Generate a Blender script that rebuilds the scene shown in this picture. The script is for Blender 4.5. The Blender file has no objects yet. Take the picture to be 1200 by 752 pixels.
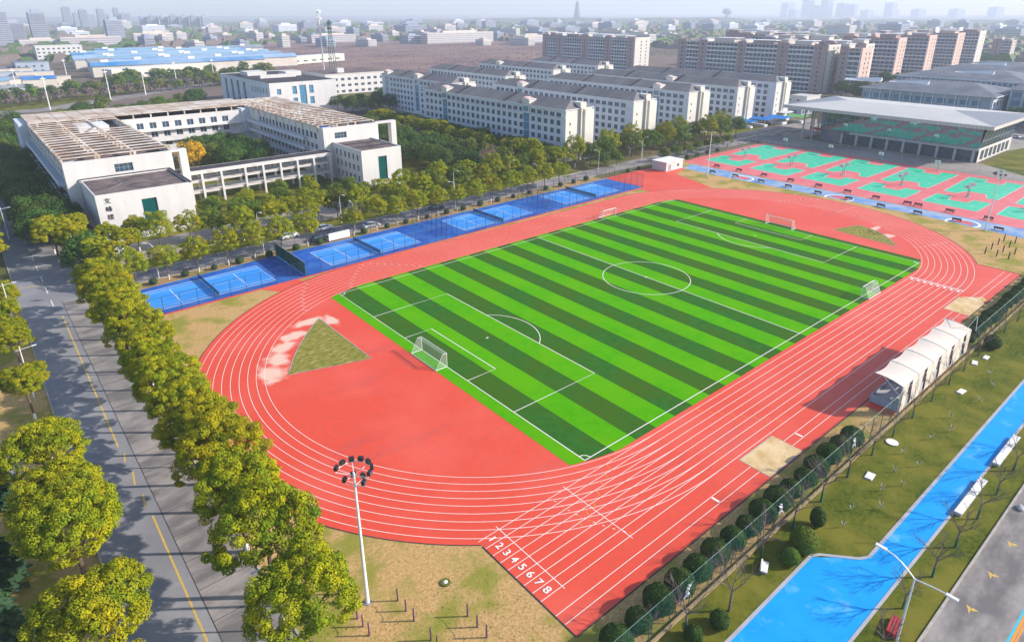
import bpy, math, random
import numpy as np
from mathutils import Vector, Matrix

scene = bpy.context.scene
col = scene.collection
PI = math.pi

# ---------------------------------------------------------------- camera, sky, sun, exposure
cam_data = bpy.data.cameras.new('camera')
cam = bpy.data.objects.new('camera', cam_data)
col.objects.link(cam)
scene.camera = cam
yaw, pitch, roll = 0.87316, -0.36794, -0.00165
F = Vector((math.cos(pitch) * math.cos(yaw), math.cos(pitch) * math.sin(yaw), math.sin(pitch)))
Rv = Vector((math.sin(yaw), -math.cos(yaw), 0))
Uv = Rv.cross(F)
R2 = Rv * math.cos(roll) + Uv * math.sin(roll)
U2 = -Rv * math.sin(roll) + Uv * math.cos(roll)
cam.matrix_world = Matrix(((R2.x, U2.x, -F.x, -104.284), (R2.y, U2.y, -F.y, -79.984),
                           (R2.z, U2.z, -F.z, 52.613), (0, 0, 0, 1)))
cam_data.sensor_width = 36
cam_data.lens = 763.716 / 1200 * 36
cam_data.shift_y = -67.07 / 1200
cam_data.clip_start = 0.5
cam_data.clip_end = 60000

SUN_EL = math.radians(27)
SUN_AZ = (0.79, -0.61)          # towards the sun, in the ground plane
world = bpy.data.worlds.new('World')
scene.world = world
world.use_nodes = True
wn = world.node_tree
bg = wn.nodes['Background']
sky = wn.nodes.new('ShaderNodeTexSky')
sky.sky_type = 'NISHITA'
sky.sun_disc = False
sky.sun_elevation = SUN_EL
sky.sun_rotation = math.atan2(SUN_AZ[0], SUN_AZ[1])
sky.air_density = 1.0
sky.dust_density = 1.0
sky.ozone_density = 2.0
wn.links.new(sky.outputs[0], bg.inputs[0])
bg.inputs[1].default_value = 0.15

sun_data = bpy.data.lights.new('sun', 'SUN')
sun_data.energy = 4.5
sun_data.angle = math.radians(0.6)
sun_data.color = (1.0, 0.94, 0.86)
sun = bpy.data.objects.new('sun', sun_data)
col.objects.link(sun)
sv = Vector((SUN_AZ[0] * math.cos(SUN_EL), SUN_AZ[1] * math.cos(SUN_EL), math.sin(SUN_EL)))
sun.rotation_euler = sv.to_track_quat('Z', 'Y').to_euler()
sun.location = (60, -120, 120)

vs = scene.view_settings
vs.view_transform = 'Standard'
vs.look = 'None'
vs.exposure = 0.62
vs.gamma = 1
vs.use_curve_mapping = False
scene.cycles.volume_bounces = 3
scene.cycles.max_bounces = 8
scene.cycles.diffuse_bounces = 3
scene.cycles.glossy_bounces = 3
scene.cycles.transparent_max_bounces = 24
scene.cycles.volume_step_rate = 10
scene.cycles.use_denoising = True

HAZE = True
rnd = random.Random(7)


# ---------------------------------------------------------------- materials
def mat(name, c1, c2=None, scale=1.0, rough=0.8, metal=0.0, detail=4, c3=None, scale3=0.05, bump=0.0,
        rand=0.0, transl=0.0, spec=0.5, sharp=(0.35, 0.65), sharp3=(0.4, 0.6), stretch=None, emit=None, bump_scale=None):
    if rough >= 0.6:
        spec = min(spec, 0.08)
    m = bpy.data.materials.new(name)
    m.use_nodes = True
    nt = m.node_tree
    b = nt.nodes['Principled BSDF']
    b.inputs['Roughness'].default_value = rough
    b.inputs['Metallic'].default_value = metal
    b.inputs['Specular IOR Level'].default_value = spec
    b.inputs['Base Color'].default_value = (*c1, 1)
    if c2 is None and c3 is None and not rand and not bump:
        return m
    tc = nt.nodes.new('ShaderNodeTexCoord')
    co = tc.outputs['Object']
    if stretch:
        mp = nt.nodes.new('ShaderNodeMapping')
        mp.inputs['Scale'].default_value = stretch
        nt.links.new(co, mp.inputs['Vector'])
        co = mp.outputs[0]

    def noise(s, d):
        n = nt.nodes.new('ShaderNodeTexNoise')
        n.inputs['Scale'].default_value = s
        n.inputs['Detail'].default_value = d
        n.inputs['Roughness'].default_value = 0.6
        nt.links.new(co, n.inputs['Vector'])
        return n.outputs[0]

    def ramp(src, lo, hi):
        r = nt.nodes.new('ShaderNodeMapRange')
        r.inputs[1].default_value = lo
        r.inputs[2].default_value = hi
        nt.links.new(src, r.inputs[0])
        return r.outputs[0]

    def mix(fac, a, bcol, mode='MIX'):
        x = nt.nodes.new('ShaderNodeMix')
        x.data_type = 'RGBA'
        x.blend_type = mode
        if isinstance(fac, float):
            x.inputs[0].default_value = fac
        else:
            nt.links.new(fac, x.inputs[0])
        for inp, v in ((x.inputs[6], a), (x.inputs[7], bcol)):
            if isinstance(v, tuple):
                inp.default_value = (*v, 1) if len(v) == 3 else v
            else:
                nt.links.new(v, inp)
        return x.outputs[2]
    cur = c1
    n1 = noise(scale, detail)
    if c2 is not None:
        cur = mix(ramp(n1, *sharp), c1, c2)
    if c3 is not None:
        cur = mix(ramp(noise(scale3, 5), *sharp3), cur, c3)
    if rand:
        oi = nt.nodes.new('ShaderNodeObjectInfo')
        hs = nt.nodes.new('ShaderNodeHueSaturation')
        if isinstance(cur, tuple):
            hs.inputs['Color'].default_value = (*cur, 1)
        else:
            nt.links.new(cur, hs.inputs['Color'])
        r = nt.nodes.new('ShaderNodeMapRange')
        r.inputs[3].default_value = 0.5 - rand * 0.025
        r.inputs[4].default_value = 0.5 + rand * 0.07
        nt.links.new(oi.outputs['Random'], r.inputs[0])
        nt.links.new(r.outputs[0], hs.inputs['Hue'])
        r2 = nt.nodes.new('ShaderNodeMapRange')
        r2.inputs[3].default_value = 1 - rand * 0.35
        r2.inputs[4].default_value = 1 + rand * 0.25
        mm = nt.nodes.new('ShaderNodeMath')
        mm.operation = 'FRACT'
        mu = nt.nodes.new('ShaderNodeMath')
        mu.operation = 'MULTIPLY'
        mu.inputs[1].default_value = 17.31
        nt.links.new(oi.outputs['Random'], mu.inputs[0])
        nt.links.new(mu.outputs[0], mm.inputs[0])
        nt.links.new(mm.outputs[0], r2.inputs[0])
        nt.links.new(r2.outputs[0], hs.inputs['Value'])
        cur = hs.outputs[0]
    if not isinstance(cur, tuple):
        nt.links.new(cur, b.inputs['Base Color'])
    if bump:
        bp = nt.nodes.new('ShaderNodeBump')
        bp.inputs['Strength'].default_value = bump
        bp.inputs['Distance'].default_value = 0.1
        nt.links.new(noise(bump_scale or scale * 3, 3), bp.inputs['Height'])
        nt.links.new(bp.outputs[0], b.inputs['Normal'])
    if transl:
        out = nt.nodes['Material Output']
        tr = nt.nodes.new('ShaderNodeBsdfTranslucent')
        if isinstance(cur, tuple):
            tr.inputs[0].default_value = (*cur, 1)
        else:
            nt.links.new(cur, tr.inputs[0])
        ms = nt.nodes.new('ShaderNodeMixShader')
        ms.inputs[0].default_value = transl
        nt.links.new(b.outputs[0], ms.inputs[1])
        nt.links.new(tr.outputs[0], ms.inputs[2])
        nt.links.new(ms.outputs[0], out.inputs['Surface'])
    return m


M = {}
M['terrain'] = mat('terrain', (0.15, 0.12, 0.09), (0.07, 0.085, 0.045), 0.02, 0.95, c3=(0.20, 0.14, 0.12), scale3=0.004)
M['field'] = mat('brown_field', (0.21, 0.13, 0.125), (0.14, 0.095, 0.10), 0.05, 0.95, c3=(0.26, 0.17, 0.14), scale3=0.012)
M['lawn'] = mat('lawn', (0.115, 0.135, 0.010), (0.045, 0.068, 0.006), 2.2, 0.95, c3=(0.18, 0.165, 0.022), scale3=0.16, detail=9, bump=0.5, bump_scale=8)
M['drylawn'] = mat('dry_lawn', (0.62, 0.39, 0.17), (0.38, 0.235, 0.085), 3.2, 0.95, c3=(0.27, 0.25, 0.045), scale3=0.16,
                   sharp3=(0.47, 0.60), detail=9, bump=0.6, bump_scale=9)
M['cornergrass'] = mat('corner_grass', (0.24, 0.22, 0.035), (0.45, 0.33, 0.12), 0.5, 0.95, c3=(0.15, 0.17, 0.02), scale3=0.9, stretch=(1, 2.5, 1), bump=0.5, bump_scale=8)
M['fargrass'] = mat('verge_grass', (0.09, 0.11, 0.025), (0.14, 0.13, 0.04), 0.1, 0.95, c3=(0.16, 0.12, 0.07), scale3=0.03)
M['asphalt'] = mat('asphalt', (0.27, 0.26, 0.265), (0.31, 0.295, 0.29), 0.8, 0.9, c3=(0.22, 0.215, 0.225), scale3=0.09, detail=8)
M['asphaltlight'] = mat('light_asphalt', (0.31, 0.275, 0.25), (0.35, 0.31, 0.285), 1.2, 0.9, c3=(0.17, 0.155, 0.15), scale3=0.14, detail=8, stretch=(1, 2.2, 1))
M['concrete'] = mat('concrete_paving', (0.30, 0.265, 0.235), (0.23, 0.21, 0.19), 0.4, 0.9, c3=(0.36, 0.32, 0.29), scale3=0.06)
M['bikepave'] = mat('dark_paving', (0.13, 0.095, 0.115), (0.09, 0.07, 0.085), 0.5, 0.9)
M['kerb'] = mat('kerb_stone', (0.46, 0.42, 0.37), (0.34, 0.31, 0.27), 1.5, 0.85)
M['wallbase'] = mat('low_wall_stone', (0.36, 0.27, 0.14), (0.25, 0.2, 0.12), 1.5, 0.85)
M['white'] = mat('white_line_paint', (0.80, 0.74, 0.68), (0.62, 0.54, 0.49), 6, 0.7, sharp=(0.5, 0.8))
M['yellow'] = mat('yellow_line_paint', (0.72, 0.47, 0.10), (0.5, 0.33, 0.11), 5, 0.8)
M['orange'] = mat('orange_line_paint', (0.85, 0.32, 0.05), (0.7, 0.28, 0.06), 3, 0.8)
M['cyan'] = mat('cyan_line_paint', (0.05, 0.5, 0.62), (0.1, 0.42, 0.5), 3, 0.8)
M['sand'] = mat('pit_sand', (0.66, 0.45, 0.21), (0.52, 0.34, 0.15), 0.9, 0.95, c3=(0.72, 0.53, 0.30), scale3=0.4, bump=0.5, bump_scale=3)
M['turfL'] = mat('turf_light', (0.085, 0.36, 0.001), (0.065, 0.32, 0.001), 0.7, 0.85, c3=(0.105, 0.36, 0.001), scale3=0.10, detail=8, bump=0.25, bump_scale=14, spec=0.0)
M['turfD'] = mat('turf_dark', (0.024, 0.115, 0.012), (0.038, 0.145, 0.020), 0.8, 0.85, c3=(0.05, 0.12, 0.010), scale3=0.09, detail=8, bump=0.25, bump_scale=14, spec=0.02)
M['blueD'] = mat('court_dark_blue', (0.012, 0.085, 0.40), (0.02, 0.11, 0.45), 0.5, 0.6, c3=(0.05, 0.17, 0.48), scale3=0.15)
M['blueL'] = mat('court_light_blue', (0.03, 0.25, 0.72), (0.05, 0.29, 0.74), 0.35, 0.6, c3=(0.10, 0.38, 0.78), scale3=0.22, sharp3=(0.5, 0.7), stretch=(0.4, 2, 1))
M['bluepath'] = mat('fitness_path_blue', (0.11, 0.26, 0.52), (0.16, 0.30, 0.52), 0.3, 0.7, c3=(0.33, 0.40, 0.52), scale3=0.2)
M['azure'] = mat('azure_court_paint', (0.008, 0.30, 0.74), (0.012, 0.33, 0.78), 0.5, 0.6, c3=(0.13, 0.44, 0.78), scale3=0.35, sharp3=(0.56, 0.72))
M['mint'] = mat('court_green', (0.012, 0.47, 0.24), (0.03, 0.53, 0.30), 0.4, 0.5, c3=(0.10, 0.55, 0.38), scale3=0.3, sharp3=(0.55, 0.7))
M['courtred'] = mat('court_red', (0.70, 0.10, 0.10), (0.66, 0.13, 0.13), 0.6, 0.5, c3=(0.70, 0.16, 0.15), scale3=0.2)
M['plaster'] = mat('white_plaster', (0.63, 0.60, 0.58), (0.57, 0.545, 0.53), 0.35, 0.75, c3=(0.50, 0.47, 0.45), scale3=0.9,
                   sharp3=(0.58, 0.8), stretch=(1, 1, 0.25), detail=6)
M['plaster2'] = mat('cool_white_render', (0.62, 0.64, 0.70), (0.55, 0.57, 0.62), 0.3, 0.75, c3=(0.48, 0.49, 0.53), scale3=0.8, sharp3=(0.6, 0.8), stretch=(1, 1, 0.2))
M['gable'] = mat('cream_render', (0.66, 0.62, 0.56), (0.60, 0.56, 0.51), 0.3, 0.75)
M['roofgrey'] = mat('grey_roof_tiles', (0.19, 0.175, 0.175), (0.235, 0.215, 0.21), 0.25, 0.85, c3=(0.16, 0.15, 0.16), scale3=0.06, stretch=(1, 3, 1), bump=0.3)
M['roofslate'] = mat('slate_roof', (0.17, 0.18, 0.21), (0.22, 0.22, 0.25), 0.3, 0.8, c3=(0.13, 0.14, 0.17), scale3=0.08)
M['roofbrown'] = mat('bitumen_roof', (0.12, 0.095, 0.095), (0.085, 0.07, 0.075), 0.35, 0.9, c3=(0.20, 0.15, 0.14), scale3=0.25)
M['pergola'] = mat('stained_concrete_slats', (0.58, 0.50, 0.43), (0.68, 0.62, 0.56), 0.4, 0.85, c3=(0.42, 0.30, 0.22), scale3=0.2)
M['bitumen'] = mat('dark_bitumen', (0.05, 0.045, 0.055), (0.08, 0.07, 0.075), 0.3, 0.9)
M['glass'] = mat('window_glass', (0.03, 0.06, 0.10), (0.06, 0.10, 0.14), 0.8, 0.12, rand=0.0)
M['tealglass'] = mat('teal_glass', (0.0, 0.09, 0.085), (0.005, 0.06, 0.06), 0.4, 0.1)
M['blueglass'] = mat('blue_stair_glass', (0.05, 0.19, 0.33), (0.07, 0.25, 0.38), 0.3, 0.15)
M['frame'] = mat('window_frame_white', (0.42, 0.43, 0.45), rough=0.5)
M['metalwhite'] = mat('white_painted_steel', (0.80, 0.79, 0.78), (0.68, 0.67, 0.66), 2, 0.4)
M['steel'] = mat('grey_steel', (0.38, 0.39, 0.41), (0.30, 0.31, 0.33), 2, 0.45, 0.4)
M['dark'] = mat('black_housing', (0.02, 0.022, 0.024), rough=0.4)
M['darkgreen'] = mat('dark_green_fabric', (0.012, 0.10, 0.085), (0.02, 0.13, 0.10), 0.8, 0.8)
M['greensteel'] = mat('green_fence_steel', (0.015, 0.13, 0.105), (0.02, 0.10, 0.08), 2, 0.5)
M['navysteel'] = mat('navy_fence_steel', (0.012, 0.035, 0.085), rough=0.5)
M['brick'] = mat('dark_red_brick', (0.43, 0.31, 0.31), (0.33, 0.235, 0.245), 0.5, 0.9)
M['brick2'] = mat('pinkish_brick', (0.58, 0.40, 0.34), (0.66, 0.50, 0.44), 0.4, 0.9)
M['slab'] = mat('balcony_slab_white', (0.68, 0.68, 0.71), rough=0.7)
M['creambuilding'] = mat('cream_factory_wall', (0.62, 0.56, 0.49), (0.54, 0.48, 0.42), 0.1, 0.85)
M['pinkbuilding'] = mat('pale_pink_wall', (0.56, 0.47, 0.43), (0.62, 0.54, 0.49), 0.08, 0.85, rand=0.25)
M['greybuilding'] = mat('blue_grey_wall', (0.28, 0.32, 0.40), (0.36, 0.40, 0.47), 0.06, 0.8, rand=0.5)
M['paleroof'] = mat('pale_blue_sheet_roof', (0.30, 0.42, 0.52), (0.22, 0.36, 0.50), 0.05, 0.6, rand=0.3)
M['blueroof'] = mat('blue_sheet_roof', (0.02, 0.19, 0.40), (0.04, 0.24, 0.45), 0.05, 0.6, c3=(0.22, 0.34, 0.46), scale3=0.02, rand=0.4)
M['bark'] = mat('bark', (0.10, 0.07, 0.05), (0.16, 0.12, 0.09), 4, 0.95)
M['barkwhite'] = mat('limewashed_bark', (0.74, 0.71, 0.66), (0.55, 0.51, 0.46), 5, 0.9)
M['barkgreen'] = mat('green_wrapped_bark', (0.03, 0.11, 0.08), (0.05, 0.13, 0.09), 5, 0.9)
M['twig'] = mat('bare_twigs', (0.15, 0.11, 0.10), (0.22, 0.17, 0.15), 3, 0.95)
M['pinktwig'] = mat('pinkish_twigs', (0.34, 0.20, 0.18), (0.42, 0.27, 0.23), 2, 0.95)
M['camphor'] = mat('camphor_leaves', (0.29, 0.31, 0.008), (0.13, 0.19, 0.010), 0.6, 0.6, c3=(0.43, 0.35, 0.006), scale3=0.33,
                   rand=0.3, transl=0.12, sharp3=(0.43, 0.67), spec=0.3)
M['darkleaf'] = mat('dark_evergreen_leaves', (0.095, 0.15, 0.025), (0.05, 0.095, 0.022), 0.5, 0.6, c3=(0.17, 0.19, 0.022), scale3=0.25,
                    rand=0.5, transl=0.12, sharp3=(0.55, 0.75), spec=0.3)
M['midleaf'] = mat('mid_green_leaves', (0.165, 0.205, 0.022), (0.09, 0.135, 0.02), 0.5, 0.6, c3=(0.25, 0.24, 0.02), scale3=0.3,
                   rand=0.6, transl=0.15, sharp3=(0.5, 0.7), spec=0.3)
M['gold'] = mat('golden_leaves', (0.75, 0.42, 0.012), (0.50, 0.33, 0.02), 0.5, 0.6, transl=0.2, spec=0.3)
M['ball'] = mat('clipped_leaves', (0.040, 0.075, 0.016), (0.075, 0.11, 0.018), 0.8, 0.7, rand=0.3, spec=0.3)
M['conifer'] = mat('conifer_needles', (0.035, 0.09, 0.055), (0.07, 0.12, 0.04), 0.8, 0.7, rand=0.3, spec=0.3)
M['canvas'] = mat('white_canvas', (0.72, 0.62, 0.53), (0.66, 0.56, 0.48), 0.3, 0.6)
M['purple'] = mat('purple_paint', (0.12, 0.05, 0.13), (0.18, 0.09, 0.15), 3, 0.7)
M['carwhite'] = mat('car_white_paint', (0.78, 0.78, 0.78), rough=0.2)
M['cardark'] = mat('car_dark_paint', (0.03, 0.035, 0.045), rough=0.2)
M['carred'] = mat('red_paint', (0.45, 0.03, 0.03), (0.3, 0.02, 0.02), 2, 0.5)
M['rubber'] = mat('rubber', (0.02, 0.02, 0.02), rough=0.8)
M['shadeblue'] = mat('blue_canvas_roof', (0.02, 0.18, 0.55), (0.04, 0.22, 0.6), 0.4, 0.6)
M['shadegreen'] = mat('green_canvas_roof', (0.15, 0.42, 0.12), rough=0.6)
M['benchdark'] = mat('dark_red_bench', (0.10, 0.03, 0.05), (0.07, 0.03, 0.04), 2, 0.6)
M['gymroof'] = mat('pale_metal_roof', (0.56, 0.52, 0.47), (0.50, 0.47, 0.44), 0.1, 0.5)
M['gymroof2'] = mat('grey_metal_roof', (0.20, 0.205, 0.23), (0.25, 0.25, 0.28), 0.1, 0.55)
M['stone'] = mat('grey_stone', (0.45, 0.44, 0.45), (0.36, 0.36, 0.38), 0.5, 0.8)
M['hill'] = mat('far_hill', (0.10, 0.12, 0.08), (0.15, 0.14, 0.10), 0.005, 1.0)
M['whiteslab'] = mat('white_stone', (0.75, 0.72, 0.70), rough=0.7)
M['net'] = mat('net_cord', (0.66, 0.66, 0.64), rough=0.8)
M['greenbasket'] = mat('green_hoop_paint', (0.03, 0.42, 0.28), rough=0.5)
M['text'] = mat('black_lettering', (0.03, 0.03, 0.03), rough=0.5)

# running track: red rubber with worn pale spill near the corner grass and faint old stains
tm = mat('track_rubber', (0.74, 0.070, 0.032), (0.65, 0.073, 0.036), 1.2, 0.55, c3=(0.74, 0.105, 0.065), scale3=0.07, detail=8, sharp3=(0.45, 0.7), bump=0.15, bump_scale=20, spec=0.34)
M['track'] = tm
nt = tm.node_tree
b = nt.nodes['Principled BSDF']
src = b.inputs['Base Color'].links[0].from_socket
geo = nt.nodes.new('ShaderNodeNewGeometry')


def vm(op, *a):
    n = nt.nodes.new('ShaderNodeVectorMath')
    n.operation = op
    for i, v in enumerate(a):
        if hasattr(v, 'links'):
            nt.links.new(v, n.inputs[i])
        else:
            n.inputs[i].default_value = v
    return n


def mm(op, a, b_=0.0, c=None):
    n = nt.nodes.new('ShaderNodeMath')
    n.operation = op
    for i, v in enumerate((a, b_) if c is None else (a, b_, c)):
        if hasattr(v, 'links'):
            nt.links.new(v, n.inputs[i])
        else:
            n.inputs[i].default_value = v
    return n.outputs[0]


masks = []
for (cx, cy, sx, sy) in ((-76.0, 12.6, 2.4, 3.4), (-73.6, 16.2, 2.3, 2.6), (-71.0, 19.4, 2.4, 1.9), (-68.2, 22.3, 2.6, 1.7), (-63.8, 26.2, 3.6, 1.7), (-60.5, 24.0, 1.5, 3.0), (71.5, -17, 3.5, 1.1), (68, -21.5, 2.4, 1.5)):
    d = vm('SUBTRACT', geo.outputs['Position'], (cx, cy, 0))
    ang = 0.9 if cy > 20 or cx < -70.2 and cy < 14 else 0.0
    d = vm('MULTIPLY', d.outputs[0], (1 / sx, 1 / sy, 0))
    masks.append(mm('SUBTRACT', 1.0, vm('LENGTH', d.outputs[0]).outputs['Value']))
mx = masks[0]
for k in masks[1:]:
    mx = mm('MAXIMUM', mx, k)
nz = nt.nodes.new('ShaderNodeTexNoise')
nz.inputs['Scale'].default_value = 0.38
nz.inputs['Detail'].default_value = 5
nt.links.new(geo.outputs['Position'], nz.inputs['Vector'])
f = mm('ADD', mx, mm('MULTIPLY', mm('SUBTRACT', nz.outputs[0], 0.5), 1.9))
mr = nt.nodes.new('ShaderNodeMapRange')
mr.inputs[1].default_value = 0.0
mr.inputs[2].default_value = 0.45
mr.inputs[4].default_value = 0.85
nt.links.new(f, mr.inputs[0])
x = nt.nodes.new('ShaderNodeMix')
x.data_type = 'RGBA'
nt.links.new(mr.outputs[0], x.inputs[0])
nt.links.new(src, x.inputs[6])
x.inputs[7].default_value = (0.78, 0.56, 0.43, 1)
# grime: thin dark tyre streaks
nz2 = nt.nodes.new('ShaderNodeTexNoise')
nz2.inputs['Scale'].default_value = 0.09
nz2.inputs['Detail'].default_value = 9
nz2.inputs['Roughness'].default_value = 0.7
mp = nt.nodes.new('ShaderNodeMapping')
mp.inputs['Scale'].default_value = (0.4, 2.2, 1)
nt.links.new(geo.outputs['Position'], mp.inputs['Vector'])
nt.links.new(mp.outputs[0], nz2.inputs['Vector'])
mr2 = nt.nodes.new('ShaderNodeMapRange')
mr2.inputs[1].default_value = 0.56
mr2.inputs[2].default_value = 0.75
mr2.inputs[4].default_value = 0.6
nt.links.new(nz2.outputs[0], mr2.inputs[0])
x2 = nt.nodes.new('ShaderNodeMix')
x2.data_type = 'RGBA'
nt.links.new(mr2.outputs[0], x2.inputs[0])
nt.links.new(x.outputs[2], x2.inputs[6])
x2.inputs[7].default_value = (0.42, 0.08, 0.08, 1)
nt.links.new(x2.outputs[2], b.inputs['Base Color'])


# ---------------------------------------------------------------- mesh helpers
class MB:
    def __init__(s):
        s.v = []; s.f = []; s.m = []; s.mats = []

    def mi(s, m):
        m = M[m] if isinstance(m, str) else m
        if m not in s.mats:
            s.mats.append(m)
        return s.mats.index(m)

    def face(s, pts, m):
        n = len(s.v)
        s.v += [tuple(p) for p in pts]
        s.f.append(tuple(range(n, n + len(pts))))
        s.m.append(s.mi(m))

    def box(s, x0, x1, y0, y1, z0, z1, m, top=None, bottom=True):
        n = len(s.v)
        s.v += [(x0, y0, z0), (x1, y0, z0), (x1, y1, z0), (x0, y1, z0), (x0, y0, z1), (x1, y0, z1), (x1, y1, z1), (x0, y1, z1)]
        i = s.mi(m)
        fs = [(0, 1, 5, 4), (1, 2, 6, 5), (2, 3, 7, 6), (3, 0, 4, 7)]
        for q in fs:
            s.f.append(tuple(n + k for k in q)); s.m.append(i)
        s.f.append((n + 4, n + 5, n + 6, n + 7)); s.m.append(s.mi(top) if top else i)
        if bottom:
            s.f.append((n + 3, n + 2, n + 1, n)); s.m.append(i)

    def tube(s, a, b_, r0, m, r1=None, n=6, cap=True):
        a = Vector(a); b_ = Vector(b_)
        r1 = r0 if r1 is None else r1
        d = (b_ - a)
        if d.length < 1e-6:
            return
        d.normalize()
        up = Vector((0, 0, 1)) if abs(d.z) < 0.95 else Vector((1, 0, 0))
        u = d.cross(up).normalized(); w = d.cross(u)
        k = len(s.v); i = s.mi(m)
        for p, r in ((a, r0), (b_, r1)):
            for j in range(n):
                t = 2 * PI * j / n
                s.v.append(tuple(p + u * (r * math.cos(t)) + w * (r * math.sin(t))))
        for j in range(n):
            jn = (j + 1) % n
            s.f.append((k + j, k + jn, k + n + jn, k + n + j)); s.m.append(i)
        if cap:
            s.f.append(tuple(k + n + j for j in range(n))); s.m.append(i)
            s.f.append(tuple(k + j for j in reversed(range(n)))); s.m.append(i)

    def beam(s, a, b_, w, h, m):
        """rectangular beam, w across, h tall"""
        a = Vector(a); b_ = Vector(b_)
        d = (b_ - a).normalized()
        up = Vector((0, 0, 1)) if abs(d.z) < 0.95 else Vector((0, 1, 0))
        u = d.cross(up).normalized() * (w / 2); q = u.cross(d).normalized() * (h / 2)
        k = len(s.v); i = s.mi(m)
        for p in (a, b_):
            for sx, sy in ((-1, -1), (1, -1), (1, 1), (-1, 1)):
                s.v.append(tuple(p + u * sx + q * sy))
        for q4 in ((0, 1, 5, 4), (1, 2, 6, 5), (2, 3, 7, 6), (3, 0, 4, 7), (3, 2, 1, 0), (4, 5, 6, 7)):
            s.f.append(tuple(k + j for j in q4)); s.m.append(i)

    def prism(s, poly, z0, z1, m, top=None):
        n = len(poly); k = len(s.v); i = s.mi(m)
        s.v += [(p[0], p[1], z0) for p in poly] + [(p[0], p[1], z1) for p in poly]
        for j in range(n):
            jn = (j + 1) % n
            s.f.append((k + j, k + jn, k + n + jn, k + n + j)); s.m.append(i)
        s.f.append(tuple(k + n + j for j in range(n))); s.m.append(s.mi(top) if top else i)

    def blob(s, c, r, m, sub=1, sq=(1, 1, 1), jit=0.0, rg=None):
        """low sphere"""
        rows, colsn = 5 + 2 * sub, 8 + 4 * sub
        k = len(s.v); i = s.mi(m)
        for a in range(rows + 1):
            th = PI * a / rows
            for q in range(colsn):
                ph = 2 * PI * q / colsn
                rr = r * (1 + (rg.uniform(-jit, jit) if rg else 0))
                s.v.append((c[0] + rr * sq[0] * math.sin(th) * math.cos(ph), c[1] + rr * sq[1] * math.sin(th) * math.sin(ph), c[2] + rr * sq[2] * math.cos(th)))
        for a in range(rows):
            for q in range(colsn):
                q2 = (q + 1) % colsn
                s.f.append((k + a * colsn + q, k + (a + 1) * colsn + q, k + (a + 1) * colsn + q2, k + a * colsn + q2)); s.m.append(i)

    def mesh(s, name):
        me = bpy.data.meshes.new(name)
        me.from_pydata(s.v, [], s.f)
        for m in s.mats:
            me.materials.append(m)
        me.polygons.foreach_set('material_index', s.m)
        me.update()
        return me

    def build(s, name, parent=None, loc=None, rz=0.0):
        return link(name, s.mesh(name), parent, loc, rz)


def link(name, me, parent=None, loc=None, rz=0.0, scl=None):
    o = bpy.data.objects.new(name, me)
    col.objects.link(o)
    if loc is not None:
        o.location = loc
    if rz:
        o.rotation_euler = (0, 0, rz)
    if scl is not None:
        o.scale = scl
    if parent is not None:
        o.parent = parent
    return o


def tag(o, label=None, cat=None, group=None, kind=None):
    if label: o['label'] = label
    if cat: o['category'] = cat
    if group: o['group'] = group
    if kind: o['kind'] = kind
    return o


def empty(name, loc=(0, 0, 0), rz=0.0, label=None, cat=None, group=None):
    o = bpy.data.objects.new(name, None)
    o.empty_display_size = 0.5
    col.objects.link(o)
    o.location = loc
    o.rotation_euler = (0, 0, rz)
    return tag(o, label, cat, group)


def copy_thing(root, loc, rz=0.0, label=None, scl=None, group=None):
    r = root.copy()
    col.objects.link(r)
    r.location = loc
    r.rotation_euler = (0, 0, rz)
    if scl is not None:
        r.scale = scl
    if label: r['label'] = label
    if group: r['group'] = group
    for ch in list(root.children):
        c = ch.copy(); col.objects.link(c); c.parent = r
        for g_ in list(ch.children):
            d = g_.copy(); col.objects.link(d); d.parent = c
    return r


ORD = ['first', 'second', 'third', 'fourth', 'fifth', 'sixth', 'seventh', 'eighth', 'ninth', 'tenth', 'eleventh', 'twelfth', 'thirteenth',
       'fourteenth', 'fifteenth', 'sixteenth', 'seventeenth', 'eighteenth', 'nineteenth', 'twentieth'] + \
      ['twenty-' + w for w in ('first', 'second', 'third', 'fourth', 'fifth', 'sixth', 'seventh', 'eighth', 'ninth')] + ['thirtieth'] + \
      ['thirty-' + w for w in ('first', 'second', 'third', 'fourth', 'fifth', 'sixth', 'seventh', 'eighth', 'ninth')] + ['fortieth'] + \
      ['forty-' + w for w in ('first', 'second', 'third', 'fourth', 'fifth', 'sixth', 'seventh', 'eighth', 'ninth')] + ['fiftieth'] + \
      ['fifty-' + w for w in ('first', 'second', 'third', 'fourth', 'fifth', 'sixth', 'seventh', 'eighth', 'ninth')]


def text_mesh(name, cu):
    t = bpy.data.objects.new('text', cu)
    col.objects.link(t)
    bpy.context.view_layer.update()
    me = bpy.data.meshes.new_from_object(t.evaluated_get(bpy.context.evaluated_depsgraph_get()))
    bpy.data.objects.remove(t)
    o = bpy.data.objects.new(name, me)
    col.objects.link(o)
    return o


def struct(name, mb, loc=None):
    return tag(mb.build(name, None, loc), kind='structure')


def sheet(name, poly, z, m, kind='structure'):
    mb = MB(); mb.face([(p[0], p[1], z) for p in poly], m)
    return tag(mb.build(name), kind=kind)


def rectpoly(x0, x1, y0, y1):
    return [(x0, y0), (x1, y0), (x1, y1), (x0, y1)]


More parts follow.
